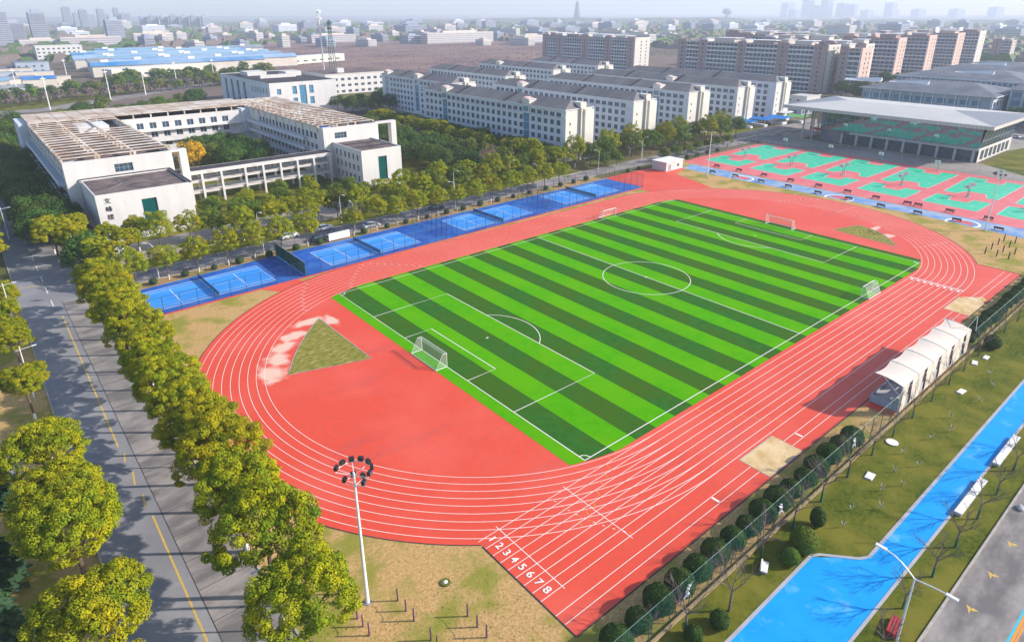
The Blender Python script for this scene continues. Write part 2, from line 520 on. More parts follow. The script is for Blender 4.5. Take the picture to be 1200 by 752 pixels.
def strip(mb, pts, w, z, m):
    """flat painted line through pts"""
    n = len(pts)
    L = []; R = []
    for i, p in enumerate(pts):
        a = pts[max(i - 1, 0)]; b_ = pts[min(i + 1, n - 1)]
        d = Vector((b_[0] - a[0], b_[1] - a[1])); d.normalize()
        q = Vector((-d.y, d.x)) * (w / 2)
        L.append((p[0] + q.x, p[1] + q.y, z)); R.append((p[0] - q.x, p[1] - q.y, z))
    for i in range(n - 1):
        mb.face([R[i], R[i + 1], L[i + 1], L[i]], m)


def arc(cx, cy, r, a0, a1, n=48):
    return [(cx + r * math.cos(a0 + (a1 - a0) * i / n), cy + r * math.sin(a0 + (a1 - a0) * i / n)) for i in range(n + 1)]


def facade(mb, o, u, n, W, H, ops, m, depth=0.25, reveal=None):
    """wall with real openings; o lower-left corner, u unit along wall, n outward normal; ops = [(a0,a1,z0,z1)]"""
    o = Vector(o); u = Vector(u); n = Vector(n)
    xs = sorted({0.0, float(W)} | {round(q, 4) for p in ops for q in p[:2]})
    zs = sorted({0.0, float(H)} | {round(q, 4) for p in ops for q in p[2:]})
    flip = u.cross(Vector((0, 0, 1))).dot(n) < 0

    def P(a, z, d=0.0):
        return o + u * a + Vector((0, 0, z)) - n * d
    occ = [(round(a, 4), round(b_, 4), round(c, 4), round(d, 4)) for a, b_, c, d in ops]
    for i in range(len(xs) - 1):
        for j in range(len(zs) - 1):
            cx = (xs[i] + xs[i + 1]) / 2; cz = (zs[j] + zs[j + 1]) / 2
            if any(a < cx < b_ and c < cz < d for a, b_, c, d in occ):
                continue
            q = [P(xs[i], zs[j]), P(xs[i + 1], zs[j]), P(xs[i + 1], zs[j + 1]), P(xs[i], zs[j + 1])]
            mb.face(q[::-1] if flip else q, m)
    for a, b_, c, d in occ:
        for (p, q_) in (((a, c), (b_, c)), ((b_, c), (b_, d)), ((b_, d), (a, d)), ((a, d), (a, c))):
            mb.face([P(*p), P(*q_), P(*q_, depth), P(*p, depth)], reveal or m)


_win = {}


def window_mesh(w, h, nx=2, nz=1, g='glass', fr='frame', t=0.05):
    """window in the XZ plane facing -Y, origin at the lower middle"""
    key = (round(w, 2), round(h, 2), nx, nz, g, fr, t)
    if key not in _win:
        mb = MB()
        mb.face([(-w / 2, 0, 0), (w / 2, 0, 0), (w / 2, 0, h), (-w / 2, 0, h)], g)
        for i in range(nx + 1):
            xx = -w / 2 + w * i / nx
            mb.box(max(xx - t / 2, -w / 2), min(xx + t / 2, w / 2), -0.05, -0.004, 0, h, fr)
        for i in range(nz + 1):
            zz = h * i / nz
            mb.box(-w / 2, w / 2, -0.045, -0.003, max(zz - t / 2, 0), min(zz + t / 2, h), fr)
        _win[key] = mb.mesh('window')
    return _win[key]


def put_windows(parent, o, u, n, ops, depth=0.25, nx=2, nz=1, g='glass', fr='frame', t=0.05, name='window', limit=100):
    """each opening gets its own window; past `limit` the rest go in one stuff part"""
    u = Vector(u); n = Vector(n); o = Vector(o)
    rz = math.atan2(n.y, n.x) + PI / 2
    rest = MB()
    for k, (a0, a1, z0, z1) in enumerate(ops):
        p = o + u * ((a0 + a1) / 2) - n * (depth - 0.02) + Vector((0, 0, z0))
        if k < limit:
            link(name, window_mesh(a1 - a0, z1 - z0, nx, nz, g, fr, t), parent, p, rz)
        else:
            me = window_mesh(a1 - a0, z1 - z0, nx, nz, g, fr, t)
            R = Matrix.Rotation(rz, 3, 'Z')
            base = len(rest.v)
            rest.v += [tuple(R @ v.co + p) for v in me.vertices]
            idx = [rest.mi(mm_) for mm_ in me.materials]
            for pf in me.polygons:
                rest.f.append(tuple(base + q for q in pf.vertices)); rest.m.append(idx[pf.material_index])
    if rest.f:
        tag(rest.build(name, parent), kind='stuff')
# ================================================================ ground
def disc(r, n=96):
    return [(r * math.cos(2 * PI * i / n), r * math.sin(2 * PI * i / n)) for i in range(n)]


sheet('terrain', disc(12000), -0.03, 'terrain')
sheet('campus_ground', [(-160, -140), (330, -140), (330, 400), (-92, 330), (-160, 330)], -0.022, 'fargrass')
sheet('brown_field', [(150, 330), (330, 335), (700, 560), (1100, 1000), (600, 1150), (200, 1150), (60, 900), (80, 620), (120, 470)], -0.016, 'field')
sheet('far_brown_field', [(-200, 880), (60, 880), (220, 1170), (-120, 1250)], -0.0155, 'field')
sheet('verge', rectpoly(-135, -103.6, -130, 78), -0.012, 'drylawn')
sheet('roadside_lawn', rectpoly(-91.6, -86.9, -52, 62), -0.012, 'lawn')
sheet('beige_path', [(-135, 9), (-108.3, 8.5), (-107.6, 14.8), (-135, 17.5)], -0.006, 'concrete')
sheet('left_road', rectpoly(-103.6, -92.6, -140, 400), -0.004, 'asphalt')
sheet('road_paving', rectpoly(-97.0, -91.6, -140, 66), 0.0, 'asphaltlight')
mb = MB()
for y in [-60 + 4.55 * i for i in range(28)]:
    mb.box(-97.0, -91.6, y, y + 0.07, 0.001, 0.006, 'bitumen')
mb.box(-97.04, -96.96, -120, 66, 0.001, 0.006, 'bitumen')
struct('paving_joints', mb)
mb = MB()
for x in (-103.7, -91.6):
    mb.box(x, x + 0.18, -120, 64 if x > -100 else 70, -0.03, 0.12, 'kerb')
    mb.box(x, x + 0.18, 84, 300, -0.03, 0.12, 'kerb')
struct('road_kerb', mb)
mb = MB()
for (y0, y1) in ((-60, -9.5), (-7.5, -5), (-2.5, 0.4), (3, 5), (7, 58)):
    strip(mb, [(-98.25, y0), (-97.9, y1)], 0.2, 0.004, 'yellow')
for y in range(64, 300, 8):
    strip(mb, [(-98.6, y), (-98.6, y + 4)], 0.16, 0.004, 'white')
strip(mb, [(-103.2, 84), (-98, 84)], 0.2, 0.006, 'white')
strip(mb, [(-103.2, 79), (-98, 78.2)], 0.2, 0.006, 'yellow')
struct('road_markings', mb)


def by(x):            # the campus road drifts a little against the pitch
    return 0.031 * (x + 86)


# campus road north of the tennis courts
sheet('campus_road', [(-92.8, 66.2), (60, 66.2 + by(60)), (170, 69), (230, 69), (230, 80), (170, 82), (60, 73.4 + by(60)), (-92.8, 73.4)], 0.0, 'asphaltlight')
mb = MB()
for off in (66.0, 73.4):
    pts = [(-90, off + by(-90)), (60, off + by(60))]
    for i in range(30):
        x0 = -90 + 5 * i; x1 = x0 + 5
        mb.box(x0, x1, off + by(x0 + 2.5) - 0.08, off + by(x0 + 2.5) + 0.08, -0.02, 0.12, 'kerb')
struct('campus_road_kerb', mb)
sheet('tree_strip', [(-92, 60), (58, 64.5), (58, 66.1 + by(58)), (-92, 65.9)], -0.002, 'drylawn')
sheet('grove_lawn', [(-92, 73.6), (60, 77.9), (60, 92), (165, 92), (165, 82.5), (195, 83), (195, 330), (-92, 330)], -0.008, 'lawn')
sheet('front_pavement', [(-92, 80), (-20, 83), (-18, 98), (-92, 94)], 0.002, 'concrete')
sheet('plaza', [(12, 190), (66, 190), (90, 200), (90, 300), (60, 330), (10, 300)], -0.002, 'concrete')
sheet('bicycle_park', [(58, 218), (88, 222), (88, 268), (62, 268)], 0.004, 'bikepave')
sheet('gym_forecourt', [(160, -32), (182, -32), (182, 60), (240, 60), (240, 86), (165, 86), (160, 66)], -0.004, 'concrete')
sheet('gym_lawn', [(165, -33), (245, -45), (245, -8.5), (181.5, -10)], 0.0, 'lawn')
sheet('gym_car_park', [(219, -8), (320, -30), (320, 8), (216, 8)], 0.006, 'concrete')
# far road west of the campus
sheet('far_road', [(-300, 380), (-61, 384), (-36, 404), (24, 450), (60, 480), (60, 492), (18, 468), (-40, 420), (-65, 400), (-300, 396)], 0.0, 'asphaltlight')
sheet('far_verge', [(-300, 398), (-66, 402), (-42, 424), (10, 470), (10, 500), (-60, 450), (-300, 430)], -0.004, 'lawn')

# ================================================================ track
CX, RI, LW = 43.1, 36.15, 1.232
RO = RI + 8 * LW
SX0, SX1, SY = -72.3, 62.5, -50.85
# dry lawn round the track, under everything
sheet('infield_lawn', rectpoly(-91.5, 104, -55.4, 66), -0.006, 'drylawn')
outer = []
Rt = RO + 0.9
a0 = math.atan2(-math.sqrt(Rt ** 2 - (SX1 - CX) ** 2), SX1 - CX)
a1 = math.atan2(-math.sqrt(Rt ** 2 - (SX0 + CX) ** 2), SX0 + CX)
outer = [(SX0, SY), (SX1, SY)] + arc(CX, 0, Rt, a0, PI / 2, 60) + arc(-CX, 0, Rt, PI / 2, PI + (a1 + PI), 60)
mb = MB(); mb.face([(p[0], p[1], 0.012) for p in outer], 'track')
trk = struct('running_track', mb)
sheet('track_apron', [(57, 45), (76.0, 35.2), (79.5, 44.5), (83, 54.5), (92.6, 57), (93, 66), (60, 66), (56.5, 62)], 0.008, 'track')
sheet('track_entry', [(-65.6, 47.3), (-57.5, 47.6), (-55.5, 41.8), (-60.0, 39)], 0.008, 'track')
sheet('court_edge_strip', [(-87, 45.9), (60, 49.1), (60, 49.9), (-87, 46.7)], 0.004, 'track')
mb = MB()
mb.box(SX0 - 0.12, SX0, SY, -37, 0.0, 0.05, 'bitumen'); mb.box(SX0, SX1, SY - 0.12, SY, 0, 0.05, 'bitumen')
mb.box(SX1, SX1 + 0.12, SY, -43, 0, 0.05, 'bitumen')
pts = arc(-CX, 0, Rt + 0.05, PI / 2, PI + (a1 + PI), 60) + []
strip(mb, pts, 0.12, 0.03, 'bitumen')
strip(mb, arc(CX, 0, Rt + 0.05, a0, PI / 2, 60), 0.12, 0.03, 'bitumen')
struct('track_kerb', mb)


def raggy(poly, amp, n, seed):
    r = random.Random(seed); out = []
    for i in range(len(poly)):
        a = poly[i]; b_ = poly[(i + 1) % len(poly)]
        for k in range(n):
            t = k / n
            out.append((a[0] + (b_[0] - a[0]) * t + r.uniform(-amp, amp) * (k > 0), a[1] + (b_[1] - a[1]) * t + r.uniform(-amp, amp) * (k > 0)))
    return out


tri1 = [(-61.8, 26.1)] + [(-62.0 - 12.2 * i / 12 - 0.7 * math.sin(PI * i / 12), 26.1 - 15.9 * i / 12 + 0.3 * math.sin(PI * i / 12)) for i in range(1, 12)] + [(-74.2, 10.2), (-61.7, 6.5)]
tri2 = [(71.4, -13.0), (68.8, -12.0), (62.6, -10.3), (61.2, -26.4)] + [(61.2 + 10.2 * i / 8 + 2.6 * math.sin(PI * i / 8), -26.4 + 13.4 * i / 8) for i in range(1, 8)]
sheet('corner_grass', raggy(tri1, 0.12, 3, 1), 0.022, 'cornergrass')
sheet('far_corner_grass', raggy(tri2, 0.12, 2, 2), 0.022, 'cornergrass')
mb = MB()
for t_ in (tri1, tri2):
    strip(mb, t_ + [t_[0]], 0.16, 0.05, 'kerb')
struct('grass_border', mb)

# lane markings
mb = MB()
for i in range(9):
    r = RI + i * LW
    w = 0.075
    strip(mb, arc(CX, 0, r, -PI / 2, PI / 2, 90) + arc(-CX, 0, r, PI / 2, 1.5 * PI, 90), w, 0.018, 'white')
    strip(mb, [(-CX, -r), (CX, -r)], w, 0.018, 'white')
    strip(mb, [(SX0, -r - 0.02), (-CX, -r - 0.02)], w, 0.020, 'white')
for x_, y0, y1, w in ((-69.45, -35.6, -46.4, .09), (-59.3, -35.7, -46.4, .09), (42.95, -35.9, -46.2, .30), (43.4, -35.9, -46.2, .08)):
    strip(mb, [(x_, y0), (x_, y1)], w, 0.022, 'white')
for i in range(8):
    mb.box(41.6, 42.5, -RI - (i + .5) * LW - 0.22, -RI - (i + .5) * LW + 0.22, 0.018, 0.024, 'white')
# curved start of a staggered race, small ticks
for k in range(18):
    t = k / 18
    y = -36.8 - 9.3 * t
    strip(mb, [(-61.8 + 3.2 * t * t, y), (-61.75 + 3.2 * t * t + .05, y - 0.28)], 0.09, 0.023, 'orange' if k % 2 else 'white')
for i in range(8):
    r = RI + (i + .5) * LW
    for (ang, cx_, mtl) in ((PI * 1.5 - 0.22 - 0.03 * i, -CX, 'orange'), (PI * 0.5 + 0.55 - 0.035 * i, -CX, 'white'), (PI * 0.5 + 0.2 - 0.03 * i, -CX, 'white'),
                            (0.35 - 0.03 * i, CX, 'white'), (-0.1, CX, 'white'), (-0.95 + 0.02 * i, CX, 'white')):
        a_ = (cx_ + (r - LW / 2) * math.cos(ang), (r - LW / 2) * math.sin(ang)); b_ = (cx_ + (r + LW / 2) * math.cos(ang), (r + LW / 2) * math.sin(ang))
        strip(mb, [a_, b_], 0.08, 0.021, mtl)
for i in range(8):
    y = -RI - i * LW
    strip(mb, [(-33.5 + i * 0.9, y), (-33.5 + i * .9, y - LW)], 0.08, 0.021, 'orange')
    y = RI + i * LW
    for x0 in (-33.0, 24.0, 36.0):
        strip(mb, [(x0 - i * 1.1, y), (x0 - i * 1.1, y + LW)], 0.08, 0.021, 'white')
# runways
for (x0, x1) in ((SX0, -38.9), (-31.0, 30.7), (39.1, SX1 - 0.8)):
    for y in (-48.1, -49.32):
        strip(mb, [(x0, y), (x1, y)], 0.075, 0.018, 'white')
for x_ in (-47.4, -28.2, 40.2):
    mb.box(x_ - .16, x_ + .16, -49.2, -48.2, 0.018, 0.03, 'white')
struct('lane_markings', mb)
# lane numbers
for i in range(8):
    cu = bpy.data.curves.new('lane_number', 'FONT')
    cu.body = str(i + 1); cu.size = 1.25; cu.align_x = 'CENTER'; cu.align_y = 'CENTER'; cu.extrude = 0.001; cu.bevel_depth = 0.035; cu.bevel_resolution = 0
    cu.materials.append(M['white'])
    o = text_mesh('lane_number', cu)
    o.location = (-70.95, -RI - (i + .5) * LW, 0.024)
    o.rotation_euler = (0, 0, -PI / 2)
    tag(o, kind='structure')

for k, (x0, x1, y0, y1) in enumerate(((-38.9, -31.1, -50.7, -46.5), (30.8, 39.0, -50.9, -46.5))):
    o = sheet('sand_pit', raggy(rectpoly(x0, x1, y0, y1), 0.06, 4, k), 0.03, 'sand')
    mb = MB()
    strip(mb, rectpoly(x0, x1, y0, y1) + [(x0, y0)], 0.14, 0.034, 'kerb')
    struct('pit_edge', mb)
sheet('dusty_spill', raggy([(40.2, -47.2), (42.6, -49.5), (41.0, -50.6), (39.2, -50.6), (39.2, -46.8)], 0.3, 3, 4), 0.016, 'sand')

# ================================================================ turf pitch
HL, HW = 53.84, 34.02
TE, TR, TY = 55.95, 35.85, 35.4


def ymax(x):
    d = abs(x) - CX
    return min(TY, math.sqrt(TR ** 2 - d * d) if d > 0 else TY)


cuts = [-TE] + [-HL + 2 * HL * i / 26 for i in range(27)] + [TE]
mbL = MB()
for i in range(len(cuts) - 1):
    x0, x1 = cuts[i], cuts[i + 1]
    light = (i % 2 == 0)
    n = 4
    xs = [x0 + (x1 - x0) * k / n for k in range(n + 1)]
    mbL.face([(x_, -ymax(x_), 0.030) for x_ in xs] + [(x_, ymax(x_), 0.030) for x_ in reversed(xs)], 'turfL' if light else 'turfD')
struct('artificial_turf', mbL)
mb = MB()
w = 0.14; z = 0.034
strip(mb, [(-HL, -HW), (HL, -HW), (HL, HW), (-HL, HW), (-HL, -HW)], w, z, 'white')
strip(mb, [(0, -HW), (0, HW)], w, z + .001, 'white')
strip(mb, arc(0, 0, 9.15, 0, 2 * PI, 96), w, z + .002, 'white')
for s in (-1, 1):
    for d, hw in ((16.5, 20.16), (5.5, 9.16)):
        strip(mb, [(s * HL, hw), (s * (HL - d), hw), (s * (HL - d), -hw), (s * HL, -hw)], w, z + .001, 'white')
    th = math.acos(5.5 / 9.15)
    c = s * (HL - 11)
    strip(mb, arc(c, 0, 9.15, (PI - th) if s > 0 else -th, (PI + th) if s > 0 else th, 40), w, z + .002, 'white')
    strip(mb, [(c - .25, 0), (c + .25, 0)], 0.3, z, 'white')
    for q in (-1, 1):
        ang = {(-1, -1): 0, (1, -1): PI / 2, (1, 1): PI, (-1, 1): 1.5 * PI}[(s, q)]
        strip(mb, arc(s * HL, q * HW, 1.0, ang, ang + PI / 2, 10), w, z + .002, 'white')
strip(mb, [(-.25, 0), (.25, 0)], .3, z + .003, 'white')
struct('pitch_lines', mb)

# ================================================================ tennis strip
def ty(x, base):       # tennis strip also drifts
    return base + 0.0225 * (x + 86)


TOPW = lambda x: 61.9 + by(x) * 0.62
sheet('tennis_surround', [(-86.3, 46.55), (59.8, ty(59.8, 46.55)), (59.0, 65.2), (-55, 64.0), (-86.3, 61.9)], 0.010, 'blueD')
mbn = MB(); mbc = MB()
COURTS = [(-84.6, 48.9), (-48.0, 49.75), (-10.4, 50.65), (26.9, 51.6)]
th = math.atan(0.0225)


def rot(p, x0, y0):
    return (x0 + p[0] * math.cos(th) - p[1] * math.sin(th), y0 + p[0] * math.sin(th) + p[1] * math.cos(th))


for (x0, y0) in COURTS:
    L_, W_ = 23.77, 10.97
    mbc.face([(*rot(p, x0, y0), 0.015) for p in ((-.0, 0), (L_, 0), (L_, W_), (0, W_))], 'blueL')
    R_ = lambda *ps: [rot(p, x0, y0) for p in ps]
    strip(mbn, R_((0, 0), (L_, 0), (L_, W_), (0, W_), (0, 0)), 0.17, 0.020, 'white')
    for y_ in (1.37, W_ - 1.37):
        strip(mbn, R_((0, y_), (L_, y_)), 0.11, 0.020, 'white')
    for x_ in (L_ / 2 - 6.4, L_ / 2 + 6.4):
        strip(mbn, R_((x_, 1.37), (x_, W_ - 1.37)), 0.12, 0.021, 'white')
    strip(mbn, R_((L_ / 2 - 6.4, W_ / 2), (L_ / 2 + 6.4, W_ / 2)), 0.06, 0.021, 'white')
struct('tennis_courts', mbc)
struct('tennis_lines', mbn)

netm = bpy.data.materials.new('court_net_mesh')
netm.use_nodes = True
M['netdark'] = netm


def mesh_screen(name, c, cell, thick, alpha_c=1.0):
    """see-through wire mesh: grid of wires cut out of a sheet (object space)"""
    m = bpy.data.materials.new(name)
    m.use_nodes = True
    nt = m.node_tree
    b = nt.nodes['Principled BSDF']
    b.inputs['Base Color'].default_value = (*c, 1)
    tr = nt.nodes.new('ShaderNodeBsdfTransparent')
    mixs = nt.nodes.new('ShaderNodeMixShader')
    mixs.inputs[0].default_value = thick
    nt.links.new(tr.outputs[0], mixs.inputs[1])
    nt.links.new(b.outputs[0], mixs.inputs[2])
    nt.links.new(mixs.outputs[0], nt.nodes['Material Output'].inputs['Surface'])
    return m


M['netdark'] = mesh_screen('tennis_net_mesh', (0.01, 0.03, 0.09), 0.05, 0.62)
M['navymesh'] = mesh_screen('navy_wire_mesh', (0.012, 0.035, 0.10), 0.06, 0.10)
M['greenmesh'] = mesh_screen('green_wire_mesh', (0.012, 0.12, 0.10), 0.06, 0.15)
M['goalnet'] = mesh_screen('goal_net_mesh', (0.72, 0.72, 0.66), 0.1, 0.2)

names_t = ['nearest tennis court left of the windscreen', 'second tennis court', 'third tennis court from the road', 'farthest tennis court']
for k, (x0, y0) in enumerate(COURTS):
    cxn, cyn = rot((23.77 / 2, 5.485), x0, y0)
    root = empty('tennis_net', (cxn, cyn, 0.02), th, 'low dark net across the ' + names_t[k], 'tennis net', 'tennis nets on the blue courts')
    mb = MB(); mb.box(-0.01, 0.01, -6.3, 6.3, 0.05, 0.95, 'netdark'); mb.build('net', root)
    mb = MB(); mb.box(-0.03, 0.03, -6.3, 6.3, 0.952, 1.02, 'navysteel'); mb.build('net_band', root)
    for s in (-1, 1):
        mb = MB(); mb.tube((0, s * 6.4, 0), (0, s * 6.4, 1.1), 0.06, 'navysteel'); mb.build('post', root)


def fence_run(name, pts, step, h, steel, mesh, label, group=None, cat='fence', post_r=0.05, rails=(0.08, 1.0), skip_mesh=False):
    root = empty(name, (pts[0][0], pts[0][1], 0), 0, label, cat, group)
    o0 = Vector((pts[0][0], pts[0][1], 0))
    mbm = MB(); mbr = MB()
    pme = None
    for a, b_ in zip(pts[:-1], pts[1:]):
        a = Vector((*a, 0)) - o0; b_ = Vector((*b_, 0)) - o0
        L_ = (b_ - a).length; n = max(1, round(L_ / step))
        if not skip_mesh:
            mbm.face([a + Vector((0, 0, .05)), b_ + Vector((0, 0, .05)), b_ + Vector((0, 0, h)), a + Vector((0, 0, h))], mesh)
        for rr in rails:
            mbr.tube(a + Vector((0, 0, h * rr)), b_ + Vector((0, 0, h * rr)), post_r * 0.6, steel, n=4)
        for i in range(n + 1):
            p = a + (b_ - a) * (i / n)
            if pme is None:
                q = MB(); q.tube((0, 0, 0), (0, 0, h), post_r, steel, n=5); pme = q.mesh('post')
            link('post', pme, root, p)
    if not skip_mesh:
        mbm.build('wire_mesh', root)
    mbr.build('rail', root)
    return root


e = lambda x, base=46.6: (x, ty(x, base))
fence_run('court_fence', [(-86.2, 61.7), (-86.2, 46.6), e(-55.3)], 3.0, 3.4, 'navysteel', 'navymesh', 'thin dark wire fence round the nearest tennis court by the road', 'fences of the tennis courts')
fence_run('court_fence', [e(-54.6), e(-18)], 3.0, 3.6, 'navysteel', 'navymesh', 'thin dark wire fence between the second tennis court and the track', 'fences of the tennis courts')
fence_run('court_fence', [e(-14.8), e(19)], 3.0, 3.6, 'navysteel', 'navymesh', 'thin dark wire fence between the third tennis court and the track', 'fences of the tennis courts')
fence_run('court_fence', [e(22.5), e(59.5)], 3.0, 4.0, 'navysteel', 'navymesh', 'thin dark wire fence between the farthest tennis court and the track', 'fences of the tennis courts')
fence_run('court_fence', [(-86.2, 62.3), (-55.2, 64.3), (0, 65.0), (59.4, 65.6)], 5.0, 3.6, 'navysteel', 'navymesh', 'long thin dark wire fence behind the tennis courts along the tree strip', 'fences of the tennis courts')
for x_, l in ((-18.0, 'left one of the two dark cross fences between second and third tennis courts'), (-14.8, 'right one of the two dark cross fences between second and third tennis courts'),
              (19.0, 'left one of the two dark cross fences between third and farthest tennis courts'), (22.5, 'right one of the two dark cross fences between third and farthest tennis courts'),
              (59.5, 'tall dark wire fence closing the far end of the tennis strip')):
    fence_run('cross_fence', [e(x_), (x_ + .2, 64.6)], 2.4, 4.2, 'navysteel', 'navymesh', l, 'cross fences of the tennis strip')
root = empty('windscreen', (-55.0, 47.4, 0), 0, 'dark green fabric windscreen wall between the two nearest tennis courts', 'windscreen')
mb = MB(); mb.box(-0.03, 0.03, 0, 16.4, 0.1, 3.1, 'darkgreen'); mb.build('screen', root)
mb = MB(); mb.box(-0.07, 0.07, 0, 16.4, 3.102, 3.18, 'steel'); mb.build('top_rail', root)
for k in range(5):
    mb = MB(); mb.tube((-.12, k * 4.1, 0), (-.12, k * 4.1, 3.2), 0.06, 'navysteel'); mb.build('post', root)

# basketball end
sheet('basketball_surround', [(100.6, -46), (101.2, 64.6), (112, 65.6), (158.9, 65.6), (160.8, -46)], 0.006, 'courtred')
mbc = MB(); mbn = MB()


def green_half(mb, mbl, pts):
    mb.face([(p[0], p[1], 0.012) for p in pts], 'mint')
    strip(mbl, pts + [pts[0]], 0.14, 0.017, 'white')


hoops_xy = []
for k in range(6):
    yt = 61.2 - 18.9 * k
    yb = yt - 14.4
    ym = (yt + yb) / 2
    far = [(128.0, yt), (155.6, yt + 1.2), (155.6, ym + 3.0), (150.6, ym + 2.4), (150.6, ym - 2.6), (155.9, ym - 1.4 - 0.6), (156.0, yb), (127.8, yb), (127.8, ym - 4.6), (133.3, ym - 2.6), (133.0, ym + 2.4), (127.9, ym + 3.6)]
    green_half(mbc, mbn, far)
    near = [(110.4, yt), (123.0, yt + .3), (123.3, ym + 3.4), (117.6, ym + 2.5), (117.9, ym - 2.4), (122.6, ym - 2.6), (122.4, yb), (109.6, yb)]
    green_half(mbc, mbn, near)
    hoops_xy.append(ym)
    strip(mbn, arc(152, ym, 6.6, PI * 0.62, PI * 1.38, 20), 0.09, 0.018, 'white')
    strip(mbn, arc(131, ym, 6.6, -PI * 0.38, PI * 0.38, 20), 0.09, 0.018, 'white')
    strip(mbn, arc(118.5, ym, 6.4, PI * .62, PI * 1.38, 20), 0.09, 0.018, 'white')
    strip(mbn, [(141.8, yb + .3), (141.8, yt)], 0.09, 0.018, 'white')
struct('basketball_courts', mbc)
struct('basketball_lines', mbn)


def make_hoop():
    root = empty('basketball_hoop', (0, 0, 0))
    mb = MB(); mb.tube((0, 0, 0), (0, 0, 3.1), 0.11, 'greenbasket'); mb.box(-.45, .45, -.45, .45, 0, 0.12, 'steel'); mb.build('post', root)
    mb = MB(); mb.tube((0, 0, 3.0), (1.5, 0, 3.35), 0.07, 'greenbasket'); mb.tube((0, 0, 2.3), (1.2, 0, 3.2), 0.05, 'greenbasket'); mb.build('arm', root)
    mb = MB(); mb.box(1.5, 1.56, -.9, .9, 2.9, 3.95, 'whiteslab'); mb.box(1.562, 1.57, -.3, .3, 3.1, 3.55, 'greenbasket'); mb.build('backboard', root)
    mb = MB()
    for i in range(10):
        a = 2 * PI * i / 10; b_ = 2 * PI * (i + 1) / 10
        mb.tube((1.85 + .23 * math.cos(a), .23 * math.sin(a), 3.05), (1.85 + .23 * math.cos(b_), .23 * math.sin(b_), 3.05), .02, 'orange', n=4)
    mb.build('rim', root)
    return root


hp = make_hoop(); first = True
hy = ['by the blue shelters end', 'second from the blue shelters end', 'third from the blue shelters end', 'third from the right edge', 'second from the right edge', 'nearest the right edge']
for k, ym in enumerate(hoops_xy):
    for j, (x_, rz_) in enumerate(((157.2, PI), (126.6, 0), (125.2, PI))):
        wh = ('hoop nearest the gym', 'middle hoop facing the gym', 'middle hoop facing the track')[j]
        lb = f'{wh} on the court {hy[k]}'
        if first:
            hp.location = (x_, ym, 0); hp.rotation_euler = (0, 0, rz_); first = False
            tag(hp, lb, 'basketball hoop', 'basketball hoops')
        else:
            copy_thing(hp, (x_, ym, 0), rz_, lb)
fence_run('ball_fence', [(159.6, 65), (161.0, -44)], 5, 3.6, 'steel', 'navymesh', 'tall grey wire fence between the basketball courts and the gym', None)
fence_run('ball_fence', [(112, 66.3), (159.4, 66.3)], 5, 3.6, 'steel', 'navymesh', 'tall grey wire fence between basketball courts and the tree lined road', None)

# fitness path with benches
sheet('fitness_path', [(91.4, -48), (93.6, -20), (91.6, 48), (92.0, 58), (100.4, 60), (100.2, 10), (100.6, -48)], 0.010, 'bluepath')
mb = MB()
for y_ in (36, 3, -30):
    strip(mb, arc(94.5, y_, 3.8, -PI / 2 - .6, PI / 2 + .6, 24), 0.7, 0.016, 'white')
    mb.face([(p[0], p[1], 0.014) for p in arc(94.2, y_, 2.6, -PI / 2, PI / 2, 16)], 'track')
struct('path_markings', mb)


def make_bench():
    root = empty('park_bench', (0, 0, 0))
    mb = MB(); mb.box(-.28, .28, -1.1, 1.1, .40, .47, 'benchdark'); mb.build('seat', root)
    mb = MB(); mb.box(.26, .33, -1.1, 1.1, .55, .95, 'benchdark'); mb.build('backrest', root)
    for s in (-.95, .95):
        mb = MB(); mb.box(-.25, .25, s - .06, s + .06, 0, .398, 'dark'); mb.box(.26, .32, s - .05, s + .05, .40, .55, 'dark'); mb.build('leg', root)
    return root


bench = make_bench()
bl = [(102.7, 51.2), (102.9, 42.3), (102.9, 32.7), (102.8, 23), (102.8, 13.5), (102.6, 4.2), (101.9, -4.6), (102.5, -13.2), (102.6, -16), (102.8, -24.1), (102.9, -33.4)]
bn = [(94.0, 46.9), (94.8, 38.4), (94.6, 28.7), (95.2, 19.5), (94.6, 9.5), (94.9, 0.2), (94.2, -9.3), (94.6, -18.9), (95.0, -28.4), (94.6, -38.1)]
for j, lst in enumerate((bl, bn)):
    for k, (x_, y_) in enumerate(lst):
        lb = f'dark bench, {ORD[k]} from the white shed, {"basketball" if j == 0 else "track"} side of the blue path'
        if j == 0 and k == 0:
            bench.location = (x_, y_, 0); tag(bench, lb, 'bench', 'benches along the blue fitness path')
        else:
            copy_thing(bench, (x_, y_, 0), 0 if j == 0 else PI, lb)
        if not (j == 0 and k == 0):
            pass
